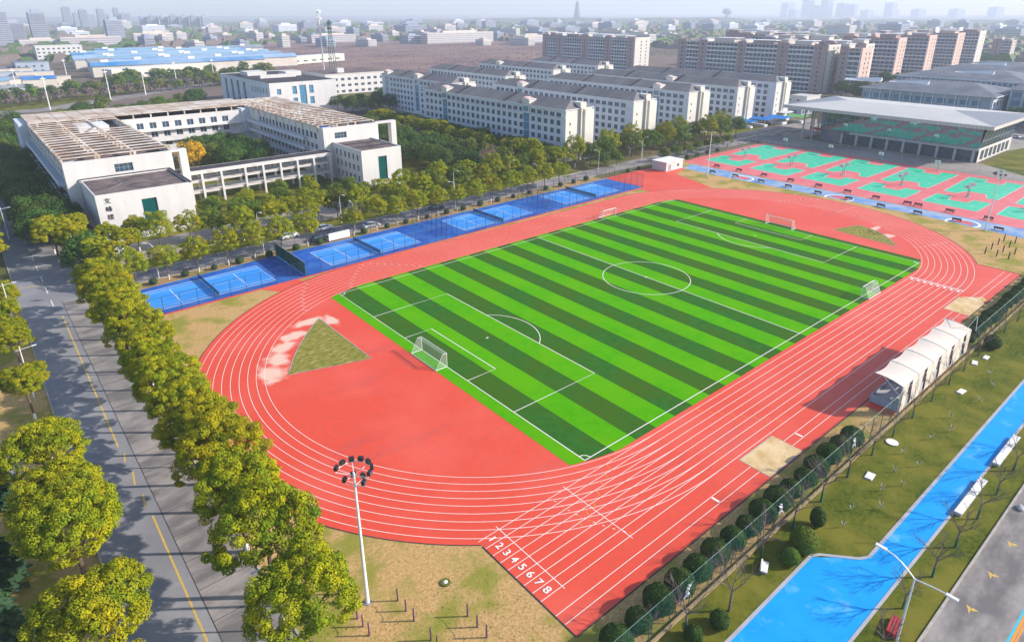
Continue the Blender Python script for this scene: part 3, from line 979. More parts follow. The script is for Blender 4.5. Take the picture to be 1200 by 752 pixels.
# ================================================================ goals
def make_goal(w, h, dp, name):
    """opening faces +X, posts on x=0, net runs to -X"""
    root = empty(name, (0, 0, 0))
    for s in (-1, 1):
        mb = MB(); mb.tube((0, s * w / 2, 0), (0, s * w / 2, h), 0.06, 'metalwhite', n=8); mb.build('post', root)
        mb = MB(); mb.tube((0, s * w / 2, h), (-dp * .35, s * w / 2, h), .035, 'metalwhite'); mb.tube((-dp * .35, s * w / 2, h), (-dp, s * w / 2, 0.04), .035, 'metalwhite')
        mb.tube((0, s * w / 2, 0.05), (-dp, s * w / 2, 0.05), .045, 'metalwhite'); mb.build('side_frame', root)
    mb = MB(); mb.tube((0, -w / 2, h), (0, w / 2, h), 0.06, 'metalwhite', n=8); mb.build('crossbar', root)
    mb = MB(); mb.tube((-dp, -w / 2, .05), (-dp, w / 2, .05), .05, 'metalwhite'); mb.build('ground_bar', root)
    mb = MB()
    q = w / 2
    mb.face([(0, -q, h), (0, q, h), (-dp * .35, q, h), (-dp * .35, -q, h)], 'goalnet')
    mb.face([(-dp * .35, -q, h), (-dp * .35, q, h), (-dp, q, 0.06), (-dp, -q, .06)], 'goalnet')
    for s in (-q, q):
        mb.face([(0, s, .05), (-dp, s, .05), (-dp * .35, s, h), (0, s, h)], 'goalnet')
    mb.build('net', root)
    return root


gl = make_goal(7.32, 2.44, 2.1, 'football_goal')
gl.location = (-HL, 0, .03); tag(gl, 'full size white goal with net on the near goal line', 'football goal', 'goals on the pitch')
copy_thing(gl, (HL, 0, .03), PI, 'full size white goal on the far goal line by the benches')
g5 = make_goal(5.2, 2.2, 1.6, 'football_goal')
g5.location = (26.6, 34.5, .03); g5.rotation_euler = (0, 0, -PI / 2)
tag(g5, 'smaller white goal on the touchline beside the tennis courts', 'football goal', 'goals on the pitch')
copy_thing(g5, (26.8, -34.0, .03), PI / 2, 'smaller white goal on the touchline beside the white canopy')

# ================================================================ near strip: hedge, fence, canopy, lawn, azure court, road
sheet('hedge_bed', rectpoly(-92, 110, -55.5, SY - .12), -0.002, 'drylawn')
mb = MB(); mb.box(-100, 110, -55.85, -55.62, 0, 0.38, 'wallbase'); tag(mb.build('garden_wall'), 'long low tan stone kerb wall under the green wire fence', 'low wall')
fence_run('boundary_fence', [(-95, -55.35), (-13.5, -55.35)], 3.0, 3.9, 'greensteel', 'greenmesh', 'tall green wire fence behind the clipped balls, left of the canopy', 'green boundary fence panels', rails=(1.0,), post_r=.045)
fence_run('boundary_fence', [(16.5, -55.4), (108, -55.6)], 3.0, 3.9, 'greensteel', 'greenmesh', 'tall green wire fence right of the white canopy', 'green boundary fence panels', rails=(1.0,), post_r=.045)
sheet('garden_lawn', rectpoly(-110, 120, -71, -55.9), 0.0, 'lawn')
az = [(-105, -60.1), (-62.2, -60.05), (-47.2, -60.0), (-42.6, -63.95), (60, -64.2), (60, -67.6), (-20, -67.0), (-105, -66.7)]
sheet('azure_court', az, 0.012, 'azure')
mb = MB()
strip(mb, [(-105, -60.0), (-47.1, -59.9)], 0.35, 0.05, 'stone')
strip(mb, [(-47.1, -59.9), (-46.2, -60.4), (-43.6, -63.3), (-42.6, -63.85), (60, -64.1)], 0.35, 0.051, 'stone')
strip(mb, [(60, -67.7), (-20, -67.15), (-105, -66.8)], 0.3, 0.05, 'stone')
struct('court_edging', mb)
sheet('right_road', rectpoly(-110, 120, -100, -71.0), 0.004, 'asphaltlight')
mb = MB(); mb.box(-110, 120, -71.05, -70.85, 0, 0.15, 'kerb'); struct('right_road_kerb', mb)
mb = MB()
strip(mb, [(-60, -76.35), (20, -76.1)], 0.22, 0.009, 'orange'); strip(mb, [(-60, -76.12), (20, -75.87)], 0.2, 0.009, 'cyan'); strip(mb, [(-60, -76.6), (20, -76.35)], 0.16, 0.009, 'orange')
for x_ in (-42.0, -35.8, -29.5, -23.3):
    mb.face([(x_ - .5, -72.85, .009), (x_ + .1, -72.55, .009), (x_ + .5, -72.3, .009), (x_ + .45, -72.75, .009)], 'yellow')
    mb.face([(x_ + .1, -72.95, .0095), (x_ + .5, -73.35, .0095), (x_ + .55, -72.9, .0095), (x_ + .2, -72.7, .0095)], 'yellow')
struct('right_road_markings', mb)
# ================================================================ grandstand canopy
root = empty('grandstand_canopy', (-13.3, -53, 0), 0, 'white scalloped tensile canopy over a small grandstand beside the track', 'canopy')
# coordinates relative to root: x 0..27.5, y from front (+2.4) to back (-2.7)
mb = MB()
nb = 5; bay = 27.2 / nb; nx_ = 10; ny = 8
rows = []
for i in range(nb * nx_ + 1):
    x_ = i * 27.2 / (nb * nx_)
    t = (i % nx_) / nx_
    sag = math.sin(PI * t)
    row = []
    for j in range(ny + 1):
        v = j / ny
        y_ = 3.0 - 5.5 * v + (-0.28 * sag if v == 0 else 0) * 1.0
        y_ = (1.75 - 0.30 * sag) * (1 - v) + (-2.2) * v
        z_ = 5.0 + 0.22 * math.sin(PI * v) - 0.55 * v - 0.12 * sag
        row.append((x_, y_, z_))
    rows.append(row)
for i in range(len(rows) - 1):
    for j in range(ny):
        mb.face([rows[i][j], rows[i][j + 1], rows[i + 1][j + 1], rows[i + 1][j]], 'canvas')
cs_ = mb.build('canopy_sheet', root)
for k in range(nb + 1):
    mb = MB(); x_ = k * bay
    pr_ = rows[k * nx_]
    for a, b_ in zip(pr_[:-1], pr_[1:]):
        mb.tube((x_, a[1], a[2] + .02), (x_, b_[1], b_[2] + .02), 0.03, 'steel', n=5)
    mb.build('roof_rib', root)
    mb = MB(); mb.tube((x_, -2.15, 4.4), (x_, -2.2, 0), 0.11, 'metalwhite'); mb.tube((x_, -2.15, 2.8), (x_, 0.6, 5.1), 0.06, 'metalwhite'); mb.build('post', root)
for k in range(nb):
    mb = MB(); x0 = k * bay
    n = 8
    top = [(x0 + bay * i / n, -2.56, 4.55 - 0.0) for i in range(n + 1)]
    # back cloth tapering to the posts with slender gaps
    for s in (0, 1):
        xa = x0 + (0.12 if s == 0 else bay - .12)
        xb = x0 + (bay * .30 if s == 0 else bay * .70)
        xc = x0 + (bay * .20 if s == 0 else bay * .80)
        mb.face([(xa, -2.3, 0.4), (xb, -2.3, 0.4), (x0 + bay * (.40 if s == 0 else .60), -2.24, 4.42), (xa, -2.24, 4.42)], 'canvas')
    mb.build('back_cloth', root)
mb = MB()
for (ax, ay) in ((27.3, -2.8), (27.3, -1.6)):
    mb.tube((ax, ay, 4.4), (27.4, -2.5, 6.9), 0.05, 'metalwhite')
mb.tube((27.4, -2.5, 6.9), (27.3, 1.6, 5.0), .03, 'metalwhite'); mb.build('mast', root)
# grandstand box under it
root = empty('grandstand', (-12.4, -53.2, 0), 0, 'low grey blue stepped spectator platform under the white canopy', 'grandstand')
mb = MB()
mb.box(0, 27, -1.9, 1.9, 0.013, 0.7, 'stone'); mb.build('platform', root)
mb = MB(); mb.box(0, 27, 1.902, 2.06, 0.013, 1.15, 'greybuilding'); mb.box(-.16, -.002, -1.9, 2.06, 0.013, 1.15, 'greybuilding'); mb.build('parapet', root)
mb = MB()
for s in range(3):
    mb.box(0.2, 26.8, -1.9, 0.4 - s * .75, 0.703 + s * .4, 1.1 + s * .4, 'stone', bottom=False)
mb.build('steps', root)
mb = MB(); mb.tube((0.4, 1.75, .7), (0.4, 1.75, 1.7), .03, 'steel'); mb.tube((26.6, 1.75, .7), (26.6, 1.75, 1.7), .03, 'steel'); mb.tube((.4, 1.75, 1.7), (26.6, 1.75, 1.7), .03, 'steel'); mb.build('handrail', root)
sheet('stand_floor', rectpoly(-14.5, 17, -54.9, -50.9), 0.013, 'track')

# ================================================================ lamps
def floodlight(x_, y_, h, rz, label, big=True, rings=((0, 1.55, 7), (-1.15, .9, 4))):
    root = empty('floodlight_mast', (x_, y_, 0), rz, label, 'floodlight mast', 'floodlight masts')
    mb = MB(); mb.tube((0, 0, 0), (0, 0, h), 0.20, 'metalwhite', 0.09, n=10); mb.box(-.35, .35, -.35, .35, 0, .06, 'steel'); mb.build('pole', root)
    for dz, r, n in rings:
        mb = MB()
        pts = [Vector((r * math.cos(a), r * math.sin(a), h + dz + .0)) for a in [(-.58 + 1.16 * i / 14) * PI for i in range(15)]]
        for a, b_ in zip(pts[:-1], pts[1:]):
            mb.tube(a, b_, .055, 'metalwhite', n=5)
        for i in (0, 5, 9, 14):
            mb.tube((0, 0, h + dz - .35), pts[i], .035, 'metalwhite', n=5)
        mb.build('ring_frame', root)
        for i in range(n):
            a = (-.52 + 1.04 * i / (n - 1)) * PI
            c, s_ = math.cos(a), math.sin(a)
            m_ = MB(); m_.box(-.14, .16, -.24, .24, .08, .46, 'dark'); m_.box(.162, .175, -.2, .2, .12, .42, 'glass')
            m_.build('lamp_head', root, (r * c, r * s_, h + dz), a)
    return root


floodlight(-85.0, -35.4, 15.2, math.radians(38), 'tall white mast with two rings of black floodlights, nearest the camera')
floodlight(88.0, 45.1, 15.2, math.radians(-140), 'tall white floodlight mast beyond the pitch near the white shed', rings=((0, 1.1, 4),))
floodlight(91.4, -36.0, 14.6, math.radians(150), 'tall white floodlight mast right of the pitch by the blue fitness path', rings=((0, 1.4, 5),))
r_ = floodlight(-85.7, 65.2, 8.4, math.radians(20), 'white mast with round floodlight rings at the near corner of the tennis courts', rings=((0, .9, 3), (-.9, .8, 3)))
mb = MB(); mb.tube((0, 0, 8.4), (0, 0, 10.2), .03, 'greensteel', n=4); mb.build('lightning_rod', r_)


def make_lamp(kind):
    root = empty('street_lamp', (0, 0, 0))
    mb = MB()
    if kind == 'double':          # slim pole with two up-swept arms
        mb.tube((0, 0, 0), (0, 0, 8.0), .11, 'metalwhite', .07, n=8); mb.box(-.2, .2, -.2, .2, 0, .05, 'steel'); mb.build('pole', root)
        for s, L_, zt in ((1, 2.5, 9.0), (-1, 2.3, 8.0)):
            mb = MB(); p = Vector((0, 0, 7.9))
            pts = [p] + [Vector((0, s * L_ * t, 7.9 + (zt - 7.9 + .2) * math.sin(t * PI / 2))) for t in (.15, .3, .5, .75, 1)]
            for a, b_ in zip(pts[:-1], pts[1:]):
                mb.tube(a, b_, .06, 'metalwhite', n=6)
            mb.build('arm', root)
            q = pts[-1]; m_ = MB(); m_.box(-.15, .15, min(0, s * .9), max(0, s * .9), -.05, .09, 'metalwhite'); m_.box(-.11, .11, min(s * .1, s * .8), max(s * .1, s * .8), -.075, -.052, 'frame')
            m_.build('lamp_head', root, q)
    elif kind == 'cross':         # road lamp: pole with a long level arm, small tail and stub
        mb.tube((0, 0, 0), (0, 0, 8.4), .10, 'metalwhite', .06, n=8); mb.build('pole', root)
        mb = MB(); mb.tube((-.5, 0, 7.9), (1.5, 0, 8.05), .035, 'metalwhite', n=5); mb.tube((0, -.45, 7.7), (0, .45, 7.8), .03, 'metalwhite', n=5); mb.build('arm', root)
        mb = MB(); mb.box(1.4, 2.0, -.09, .09, 8.03, 8.12, 'metalwhite'); mb.box(1.45, 1.95, -.07, .07, 8.0, 8.027, 'frame'); mb.build('lamp_head', root)
    else:                         # curved top
        mb.tube((0, 0, 0), (0, 0, 6.8), .09, 'metalwhite', .06, n=8); mb.build('pole', root)
        mb = MB(); pts = [Vector((0, 0, 6.8)), Vector((.1, 0, 7.3)), Vector((.4, 0, 7.7)), Vector((.9, 0, 7.9)), Vector((1.3, 0, 7.9))]
        for a, b_ in zip(pts[:-1], pts[1:]):
            mb.tube(a, b_, .05, 'metalwhite')
        mb.build('arm', root)
        mb = MB(); mb.box(1.2, 1.9, -.14, .14, 7.83, 7.97, 'metalwhite'); mb.build('lamp_head', root)
    return root


dl = make_lamp('double'); dl.location = (-51.4, -69.8, 0)
tag(dl, 'white two-armed street lamp on the lawn between azure court and right road', 'street lamp', 'street lamps')
cl = make_lamp('cross'); n0 = 0
for k, (x_, y_) in enumerate(((-92.5, 57), (-92.4, 26), (-92.3, -3.2), (-92.2, -33.2))):
    lb = f'white road lamp, {ORD[k]} from the junction, rising through the trees beside the track'
    if k == 0:
        cl.location = (x_, y_, 0); cl.rotation_euler = (0, 0, PI); tag(cl, lb, 'street lamp', 'road lamps')
    else:
        copy_thing(cl, (x_, y_, 0), PI + rnd.uniform(-.1, .1), lb)
for k, (x_, y_) in enumerate(((-105.1, 58.6), (-105.2, 28), (-105.0, -3), (-104.9, -32))):
    copy_thing(cl, (x_, y_, 0), rnd.uniform(-.05, .1), f'white road lamp, {ORD[k]} from the junction, on the far left verge of the road')
for k, (x_, y_) in enumerate(((-101.5, 118), (-101.4, 150), (-90.4, 98))):
    copy_thing(cl, (x_, y_, 0), 0, f'white road lamp beyond the junction, {ORD[k]} one, beside the shaded road')
ul = make_lamp('curved')
lst = [(-79.4, 66.4), (-56.7, 67.0), (-33.0, 67.6), (-.6, 69.0), (32, 70.0), (64.0, 73.4), (88, 74)]
for k, (x_, y_) in enumerate(lst):
    lb = f'curved white street lamp, {ORD[k]} from the road junction, between tennis fence and campus road'
    if k == 0:
        ul.location = (x_, y_, 0); ul.rotation_euler = (0, 0, PI * .8); tag(ul, lb, 'street lamp', 'campus road lamps')
    else:
        copy_thing(ul, (x_, y_, 0), PI * (.5 + .35 * (k % 2)), lb)
for k, (x_, y_) in enumerate(((-54.5, 75.5), (-32, 77.2), (-14, 79), (7.1, 80.5), (30, 81.2), (96, 80), (124, 80))):
    copy_thing(ul, (x_, y_, 0), -PI * .4, f'white street lamp, {ORD[k]} from the junction, on the buildings side of the campus road')

# ================================================================ small things on the near lawns
def slab_thing(name, x_, y_, w, d, h, label, cat, m='whiteslab', rz=0.0, group=None):
    mb = MB()
    mb.box(-w / 2, w / 2, -d / 2, d / 2, 0, h * .75, m)
    mb.box(-w / 2 + .06, w / 2 - .06, -d / 2 + .06, d / 2 - .06, h * .75 + .002, h, m)
    return tag(mb.build(name, None, (x_, y_, 0), rz), label, cat, group)


slab_thing('name_stone', -29.6, -58.4, 1.5, .9, .18, 'white flat stone slab on the lawn, midway along the azure court', 'stone slab', rz=.1)
slab_thing('name_stone', .3, -58.9, 1.6, .8, .18, 'white flat stone slab on the lawn behind the canopy back cloth', 'stone slab', rz=-.1)
slab_thing('name_stone', 11.5, -57.3, 1.5, .8, .18, 'left one of two white slabs by the far end of the canopy', 'stone slab', rz=.2)
slab_thing('name_stone', 14.9, -57.9, 1.5, .7, .18, 'right one of two white slabs by the far end of the canopy', 'stone slab')
mb = MB(); mb.prism([(0.75 * math.cos(a * PI / 10), .75 * math.sin(a * PI / 10)) for a in range(20)], 0, .14, 'stone', 'whiteslab')
tag(mb.build('manhole_cover', None, (-20.5, -57.4, 0)), 'round pale manhole cover on the lawn behind the green fence', 'manhole cover')
mb = MB(); mb.prism([(0.5 * math.cos(a * PI / 10), .5 * math.sin(a * PI / 10)) for a in range(20)], 0, .12, 'bitumen', 'midleaf')
mb.blob((0, 0, .1), .25, 'whiteslab', 0, (1, 1, .4))
tag(mb.build('manhole_cover', None, (-78.0, -38.3, 0)), 'small round manhole cover in the dry grass beside the nearest floodlight mast', 'manhole cover')
root = empty('garden_seat', (-52.4, -57.7, 0), .4, 'small white garden seat with rounded back by the yellow green bush', 'garden seat')
mb = MB(); mb.box(-.75, .75, -.35, .35, .3, .42, 'whiteslab'); mb.box(-.6, .6, -.25, .25, 0, .298, 'stone'); mb.build('seat', root)
mb = MB()
pts = [(-.7, .42)] + [(.7 * math.cos(PI - PI * i / 10), .5 + .45 * math.sin(PI * i / 10)) for i in range(11)] + [(.7, .42)]
n = len(pts)
mb.v += [(p[0], .25, p[1]) for p in pts] + [(p[0], .37, p[1]) for p in pts]
wi = mb.mi('whiteslab')
mb.f.append(tuple(range(n))); mb.m.append(wi); mb.f.append(tuple(reversed(range(n, 2 * n)))); mb.m.append(wi)
for i in range(n):
    mb.f.append((i, i + n, (i + 1) % n + n, (i + 1) % n)); mb.m.append(wi)
mb.build('backrest', root)
for k, (x0, x1) in enumerate(((-29.0, -20.3), (-15.8, -7.1))):
    root = empty('long_bench', (x0, -67.6, 0), 0, ['long white stone bench beside the azure path, the nearer of two', 'long white stone bench beside the azure path, cut by the right picture edge'][k], 'bench', 'long benches by the azure path')
    L_ = x1 - x0
    mb = MB(); mb.box(0, L_, -.4, .4, .38, .5, 'whiteslab'); mb.build('seat', root)
    mb = MB(); mb.box(.1, L_ - .1, -.3, .3, 0, .378, 'stone'); mb.build('base', root)
root = empty('tool_crate', (-49.6, -69.0, 0), .15, 'red slatted tool crate on the grass at the foot of the two-armed lamp', 'crate')
mb = MB(); mb.box(-1.1, 1.1, -.5, .5, 0, .5, 'carred'); mb.build('body', root)
for k in range(4):
    mb = MB(); mb.box(-1.12, 1.12, -.48 + .26 * k, -.3 + .26 * k, .502, .55, 'carred'); mb.build('lid_slat', root)
mb = MB(); mb.blob((.4, 0, .15), .45, 'stone', 1, (1.3, .8, .6), .06, rnd)
tag(mb.build('boulder', None, (-22.6, -71.9, 0.005), .3), 'grey stone block on the kerb of the right road', 'boulder')

# white athlete silhouettes on the fence
def athlete(x_, y_, z_, label, flip=1):
    root_m = MB()
    J = {'h': (.0, 1.75), 'n': (-.02, 1.5), 's': (-.05, 1.42), 'p': (-.15, .95), 'e1': (.28, 1.62), 'w1': (.58, 1.95), 'e2': (-.38, 1.22), 'w2': (-.22, .98),
         'k1': (.18, .72), 'f1': (.02, .35), 'k2': (-.5, .62), 'f2': (-.85, .2)}
    V3 = lambda k: (flip * J[k][0], 0, J[k][1])
    for a, b_, r0, r1 in (('n', 'p', .15, .12), ('s', 'e1', .08, .06), ('e1', 'w1', .06, .04), ('s', 'e2', .08, .06), ('e2', 'w2', .06, .04),
                          ('p', 'k1', .12, .08), ('k1', 'f1', .08, .05), ('p', 'k2', .12, .08), ('k2', 'f2', .08, .05)):
        root_m.tube(V3(a), V3(b_), r0, 'whiteslab', r1, n=8)
    root_m.blob((flip * .02, 0, 1.78), .13, 'whiteslab', 1)
    return tag(root_m.build('athlete_sculpture', None, (x_, y_, z_)), label, 'sculpture', 'white athlete figures on the green fence')


athlete(-62.5, -55.55, 1.35, 'white cut-out figure of a running athlete on the fence, nearer one')
athlete(-46.0, -55.55, 1.35, 'white cut-out figure of an athlete on the fence, farther one', -1)
athlete(-28.5, -55.55, 1.6, 'white cut-out figure on the fence near the sand pit', -1)

# purple posts with a yellow rope
for k, (x_, ys, lb) in enumerate(((-86.7, (-29.4, -31.4, -32.7, -33.9), 'four purple posts with a yellow rope under the trees, left of the floodlight mast'),
                                  (-86.6, (-36.4, -37.5, -38.7), 'three purple posts with a yellow rope by the bottom edge, left of the mast foot'),
                                  (-82.7, (-37.1, -38.6, -40.0), 'three purple posts with a yellow rope right of the floodlight mast foot'),
                                  (-82.6, (-42.7, -43.7, -44.9), 'three purple posts with a yellow rope at the bottom picture edge'),
                                  (-78.6, (-42.8, -44.3, -45.7), 'three purple posts with a yellow rope nearest the lane numbers'))):
    root = empty('rope_barrier', (x_, ys[0], 0), 0, lb, 'rope barrier', 'rope barriers in the dry grass')
    tops = []
    for j, y_ in enumerate(ys):
        h = 1.55 - .1 * (j % 2)
        mb = MB(); mb.tube((0, y_ - ys[0], 0), (0, y_ - ys[0], h), .085, 'purple', .075, n=8); mb.build('post', root)
        tops.append((0, y_ - ys[0], h - .1))
    mb = MB()
    for a, b_ in zip(tops[:-1], tops[1:]):
        mid = ((a[0] + b_[0]) / 2, (a[1] + b_[1]) / 2, (a[2] + b_[2]) / 2 - .1)
        mb.tube(a, mid, .025, 'yellow', n=4); mb.tube(mid, b_, .025, 'yellow', n=4)
    mb.build('rope', root)
# practice posts by the far bend
q = MB(); q.tube((0, 0, 0), (0, 0, 1.7), .13, 'benchdark', .11, n=7)
pm = q.mesh('stake')
k = 0
for j, y_ in enumerate((-41.6, -43.9, -46.2)):
    for i, x_ in enumerate((71.5, 76.2, 81.1, 85.6)):
        if j == 2 and i not in (0, 1):
            continue
        o = link('exercise_post', pm, None, (x_, y_, 0))
        tag(o, f'short dark post beyond the bend, {ORD[i]} from the track in the {("left", "middle", "right")[j]} row', 'post', 'exercise posts')

# equipment shed
root = empty('storage_shed', (82.9, 58.6, 0), 0.0, 'small flat white storage shed between tennis strip and fitness path', 'shed')
mb = MB()
ops = [(1.0, 2.6, .05, 2.2), (6.2, 7.4, 1.0, 2.0)]
facade(mb, (0, 0, 0), (1, 0, 0), (0, -1, 0), 9.6, 3.0, ops, 'plaster'); facade(mb, (0, 6.2, 0), (0, -1, 0), (-1, 0, 0), 6.2, 3.0, [], 'plaster')
facade(mb, (9.6, 0, 0), (0, 1, 0), (1, 0, 0), 6.2, 3.0, [], 'plaster'); facade(mb, (9.6, 6.2, 0), (-1, 0, 0), (0, 1, 0), 9.6, 3.0, [], 'plaster')
mb.build('wall', root)
mb = MB(); mb.box(-.25, 9.85, -.25, 6.45, 3.003, 3.25, 'whiteslab'); mb.build('roof', root)
mb = MB(); mb.box(1.0, 2.6, .12, .2, .05, 2.2, 'steel'); mb.build('door', root)
link('window', window_mesh(1.2, 1.0), root, (6.8, .2, 1.0))

# white banner by the court fence
root = empty('notice_board', (-41.7, 64.25, 0), math.atan(.03), 'blank white board standing behind the second tennis court', 'board')
mb = MB(); mb.box(0, 5.6, -.05, .05, .5, 2.3, 'whiteslab'); mb.build('panel', root)
for s in (.2, 5.4):
    mb = MB(); mb.tube((s, .1, 0), (s, .1, 2.3), .05, 'steel'); mb.build('post', root)
# traffic sign at the junction
root = empty('road_sign', (-90.4, 61.5, 0), 0, 'red faced road sign on a thin pole at the junction corner', 'road sign')
mb = MB(); mb.tube((0, 0, 0), (0, 0, 7.2), .05, 'steel'); mb.build('pole', root)
mb = MB(); mb.box(-.5, .5, -.03, .03, 6.3, 7.1, 'carred'); mb.build('sign_plate', root)


# ================================================================ cars
def make_car(paint):
    root = empty('parked_car', (0, 0, 0))
    mb = MB()
    prof = [(-2.25, .35), (-2.25, .78), (-2.1, .95), (-1.0, 1.02), (1.15, 1.02), (2.05, .9), (2.25, .7), (2.25, .35)]
    w = .88
    k = len(mb.v); i = mb.mi(paint); n = len(prof)
    mb.v += [(p[0], -w, p[1]) for p in prof] + [(p[0], w, p[1]) for p in prof]
    for j in range(n):
        mb.f.append((k + j, k + (j + 1) % n, k + n + (j + 1) % n, k + n + j)); mb.m.append(i)
    mb.f.append(tuple(k + j for j in reversed(range(n)))); mb.m.append(i); mb.f.append(tuple(k + n + j for j in range(n))); mb.m.append(i)
    mb.build('body', root)

    def cabin(z0, z1, b0, b1, t0, t1, wb, wt, m, name):
        q = MB(); ii = q.mi(m)
        q.v = [(b0, -wb, z0), (b1, -wb, z0), (b1, wb, z0), (b0, wb, z0), (t0, -wt, z1), (t1, -wt, z1), (t1, wt, z1), (t0, wt, z1)]
        for fc in ((0, 1, 5, 4), (1, 2, 6, 5), (2, 3, 7, 6), (3, 0, 4, 7), (4, 5, 6, 7)):
            q.f.append(fc); q.m.append(ii)
        return q.build(name, root)
    cabin(1.0, 1.42, -1.75, 1.2, -1.25, .45, .82, .66, 'glass', 'windows')
    cabin(1.422, 1.47, -1.28, .48, -1.2, .4, .67, .6, paint, 'roof')
    for sx in (-1.35, 1.4):
        for sy in (-.86, .86):
            q = MB(); q.tube((sx, sy - .1, .33), (sx, sy + .1, .33), .33, 'rubber', n=14)
            wo = q.build('wheel', root)
            q = MB(); q.tube((sx, sy - .11, .33), (sx, sy + .11, .33), .18, 'steel', n=8); q.build('rim', wo)
    for sy in (-.62, .62):
        q = MB(); q.box(2.2, 2.27, sy - .16, sy + .16, .62, .78, 'frame'); q.build('headlight', root)
        q = MB(); q.box(-2.27, -2.2, sy - .16, sy + .16, .62, .8, 'carred'); q.build('tail_light', root)
    return root


cw = make_car('carwhite'); cd = make_car('cardark')
cw.location = (-27.6, 68.9, 0); tag(cw, 'white car parked on the campus road behind the second tennis court', 'car', 'parked cars')
cd.location = (-5.5, 71.5, 0); tag(cd, 'dark car parked on the campus road behind the third tennis court', 'car', 'parked cars')
copy_thing(cw, (-38.0, 74.8, 0), .05, 'left white car half hidden by trees in front of the classroom building')
copy_thing(cw, (-47.5, 74.4, 0), .05, 'white car under the trees left of the notice board')
copy_thing(cd, (-42.8, 67.6, 0), .05, 'dark car behind the blank white notice board')
copy_thing(cw, (255, -1, 0), 1.2, 'white car parked at the right end of the gym')
copy_thing(cw, (262, -9, 0), 1.2, 'white car at the right picture edge beyond the gym lawn')
copy_thing(cd, (-109.8, 6.0, 0), 1.5, 'dark car half hidden by trees at the left picture edge')
copy_thing(cd, (-40.0, 397, 0), .4, 'dark car on the far road behind the classroom building')
copy_thing(cw, (106, 77, 0), .1, 'white car under the street trees in front of the dormitories')
# ================================================================ vegetation
def leaf_mesh(name, rx, rz, zc, nclump, nleaf, leaf, seed, m, shell=0.8, cr=0.34, flat=1.0, spread=1.0, core=True, low=-0.55):
    """crown of many leaf faces gathered in clumps through an ellipsoid; centre at height zc"""
    rg = np.random.default_rng(seed)
    cs = []
    tries = 0
    while len(cs) < nclump and tries < 5000:
        tries += 1
        d = rg.normal(size=3); d /= np.linalg.norm(d)
        if d[2] < low:
            continue
        rr = rg.uniform(shell - .12, shell + .1)
        lump = 1 + 0.13 * math.sin(3 * math.atan2(d[1], d[0]) + seed) + 0.08 * math.sin(5 * d[2] + seed * 2)
        c = d * rr * lump
        if all(np.linalg.norm(c - q) > 0.24 * spread for q in cs) or tries > 3000:
            cs.append(c)
    cs = np.array(cs)
    if core:
        inner = rg.normal(size=(max(4, nclump // 4), 3)); inner /= np.linalg.norm(inner, axis=1)[:, None]
        inner[:, 2] = np.abs(inner[:, 2]) * .6
        cs = np.vstack([cs, inner * 0.42])
    P = []; N = []
    for c in cs:
        r = cr * rg.uniform(.75, 1.25)
        n = int(nleaf * rg.uniform(.8, 1.2))
        d = rg.normal(size=(n, 3)); d /= np.linalg.norm(d, axis=1)[:, None]
        out = c / (np.linalg.norm(c) + 1e-6)
        keep = (d @ out > -0.35)
        d = d[keep]
        rad = r * rg.uniform(.72, 1.05, size=len(d))
        P.append(c + d * rad[:, None] * np.array([1, 1, .8 * flat])); N.append(d)
    P = np.vstack(P) * np.array([rx, rx, rz]); N = np.vstack(N)
    N = N + rg.normal(size=N.shape) * 0.34; N[:, 2] += .2
    N /= np.linalg.norm(N, axis=1)[:, None]
    n = len(P)
    t = rg.normal(size=(n, 3)); t -= (t * N).sum(1)[:, None] * N; t /= np.linalg.norm(t, axis=1)[:, None]
    bt = np.cross(N, t)
    L = leaf * rg.uniform(.6, 1.3, size=(n, 1)); W = L * rg.uniform(.45, .75, size=(n, 1))
    C = P + np.array([0, 0, zc])
    V = np.stack([C - t * L * .5, C - bt * W * .5, C + t * L * .5, C + bt * W * .5], 1).reshape(-1, 3)
    me = bpy.data.meshes.new(name)
    me.vertices.add(4 * n); me.vertices.foreach_set('co', V.ravel())
    me.loops.add(4 * n); me.loops.foreach_set('vertex_index', np.arange(4 * n))
    me.polygons.add(n); me.polygons.foreach_set('loop_start', np.arange(0, 4 * n, 4)); me.polygons.foreach_set('loop_total', np.full(n, 4))
    me.materials.append(M[m])
    me.update(); me.validate()
    return me


def trunk_mesh(h, r, spread, seed, m0='barkwhite', z0=1.2, fork=5):
    rg = random.Random(seed)
    mb = MB()
    mb.tube((0, 0, 0), (0, 0, z0), r * 1.15, m0, r, n=8, cap=False)
    top = (rg.uniform(-.15, .15), rg.uniform(-.15, .15), h * .55)
    mb.tube((0, 0, z0), top, r, 'bark', r * .75, n=8, cap=False)
    for i in range(fork):
        a = 2 * PI * i / fork + rg.uniform(-.4, .4)
        q = (top[0] + math.cos(a) * spread * .45, top[1] + math.sin(a) * spread * .45, h * .55 + (h * .35) * rg.uniform(.6, 1))
        mb.tube(top, q, r * .5, 'bark', r * .3, n=5, cap=False)
        for s in (-.5, .5):
            mb.tube(q, (q[0] + math.cos(a + s) * spread * .35, q[1] + math.sin(a + s) * spread * .35, q[2] + h * .15), r * .28, 'bark', r * .1, n=4, cap=False)
    return mb.mesh('trunk')


